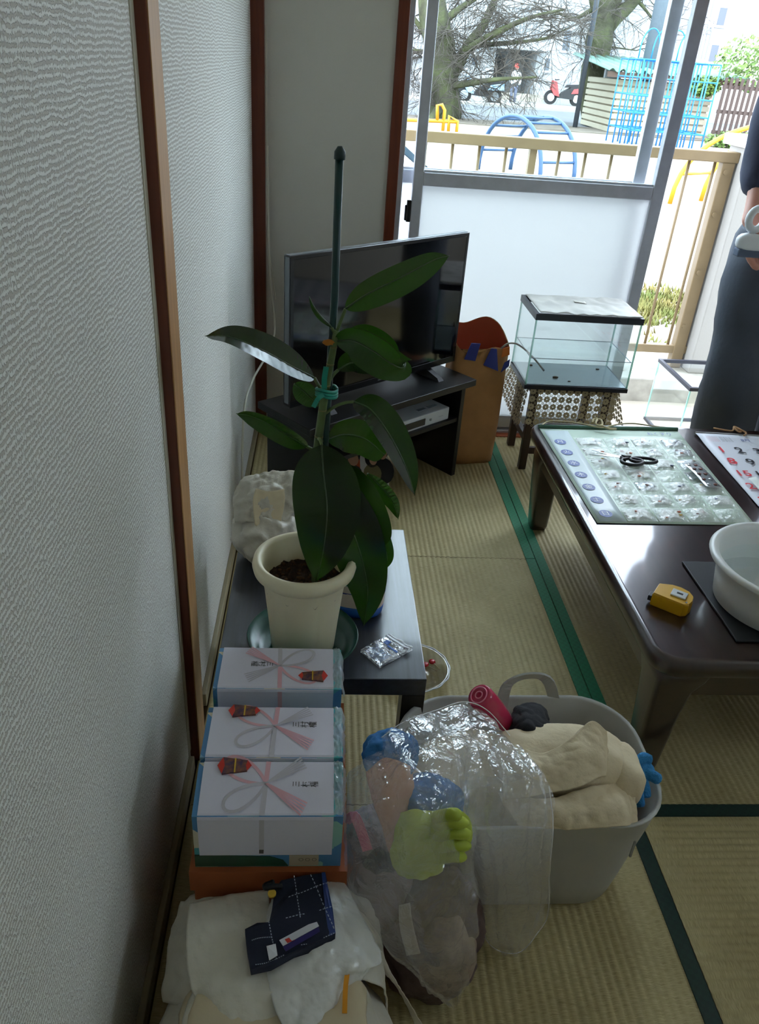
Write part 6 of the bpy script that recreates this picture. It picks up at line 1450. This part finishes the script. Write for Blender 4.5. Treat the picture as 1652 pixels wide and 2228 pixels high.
# care label band
o = obj('care_label', patch([[ci(868, 1970, .655), ci(892, 1965, .652)], [ci(870, 2020, .64), ci(900, 2018, .637)], [ci(885, 2080, .628), ci(915, 2075, .626)]], 6, 20, .002, 40, 2), mat('care_label_white', '#b9b3aa', .6), solid=.001); tag(o, 'long white care label inside the clear bag', 'label')
cbag = thing('clear_bag', 'clear plastic rubbish bag full of old clothes draped over the basket', 'bag', (.45, .72, 0))
obj('bag_front', patch([[ci(748, 1690, .76), ci(800, 1640, .76), ci(880, 1570, .80), ci(1010, 1527, .86)], [ci(745, 1790, .70), ci(820, 1750, .665), ci(930, 1700, .68), ci(1040, 1640, .76)], [ci(745, 1900, .67), ci(830, 1880, .63), ci(940, 1860, .62), ci(1030, 1850, .68)], [ci(790, 2000, .635), ci(870, 2010, .60), ci(960, 2010, .595), ci(1040, 1960, .64)], [ci(900, 2120, .62), ci(930, 2150, .605), ci(985, 2160, .605), ci(1030, 2080, .62)], [ci(975, 2185, .63), ci(982, 2192, .63), ci(990, 2192, .63), ci(1000, 2180, .63)]], 70, 90, .011, 14, 5, fold=.005, nf=9), M_CLEAR, cbag)
obj('bag_top', patch([[ci(870, 1590, .87), ci(930, 1555, .90), ci(1000, 1524, .92), ci(1030, 1530, .92)], [ci(850, 1620, .82), ci(940, 1580, .85), ci(1040, 1560, .87), ci(1090, 1580, .87)], [ci(880, 1670, .78), ci(960, 1650, .79), ci(1070, 1630, .80), ci(1130, 1635, .815)], [ci(930, 1740, .74), ci(1010, 1720, .745), ci(1110, 1700, .76), ci(1170, 1690, .775)]], 60, 60, .013, 16, 11, fold=.004, nf=6), M_CLEAR, cbag)
obj('bag_flap', patch([[ci(985, 1600, .82), ci(1050, 1590, .83), ci(1110, 1610, .82), ci(1150, 1640, .81)], [ci(1000, 1700, .735), ci(1070, 1690, .725), ci(1150, 1690, .74), ci(1195, 1710, .75)], [ci(1015, 1800, .70), ci(1080, 1800, .68), ci(1160, 1800, .70), ci(1204, 1800, .715)], [ci(1030, 1900, .70), ci(1090, 1910, .675), ci(1150, 1905, .695), ci(1196, 1900, .715)], [ci(1045, 2000, .71), ci(1090, 2010, .69), ci(1145, 2010, .70), ci(1192, 1990, .72)], [ci(1062, 2050, .72), ci(1095, 2072, .705), ci(1135, 2070, .71), ci(1170, 2030, .725)]], 70, 80, .008, 15, 7, fold=.009, nf=9), M_CLEAR, cbag)
obj('bag_flap_back', patch([[ci(1000, 1700, .745), ci(1070, 1690, .74), ci(1150, 1690, .755), ci(1195, 1710, .757)], [ci(1030, 1900, .72), ci(1090, 1910, .705), ci(1150, 1905, .722), ci(1196, 1900, .728)], [ci(1062, 2050, .73), ci(1095, 2072, .72), ci(1135, 2070, .725), ci(1170, 2030, .735)]], 50, 60, .006, 17, 13, fold=.007, nf=7), M_CLEAR, cbag)

M_HEM = film('film_edge_fold', '#ffffff', .35, .15, 1.0, 30, .3)
def hem(pts, r=.0007): obj('film_edge', MB().tube(smooth_path([ci(*p) for p in pts], 40), r, 6), M_HEM, cbag)
hem([(1195, 1710, .748), (1204, 1800, .713), (1196, 1900, .713), (1192, 1990, .718), (1170, 2030, .723), (1135, 2070, .708), (1095, 2072, .703), (1062, 2050, .718), (1045, 2000, .708)])
hem([(830, 1605, .775), (880, 1570, .80), (950, 1545, .83), (1010, 1527, .86), (1060, 1545, .88), (1110, 1600, .84)])
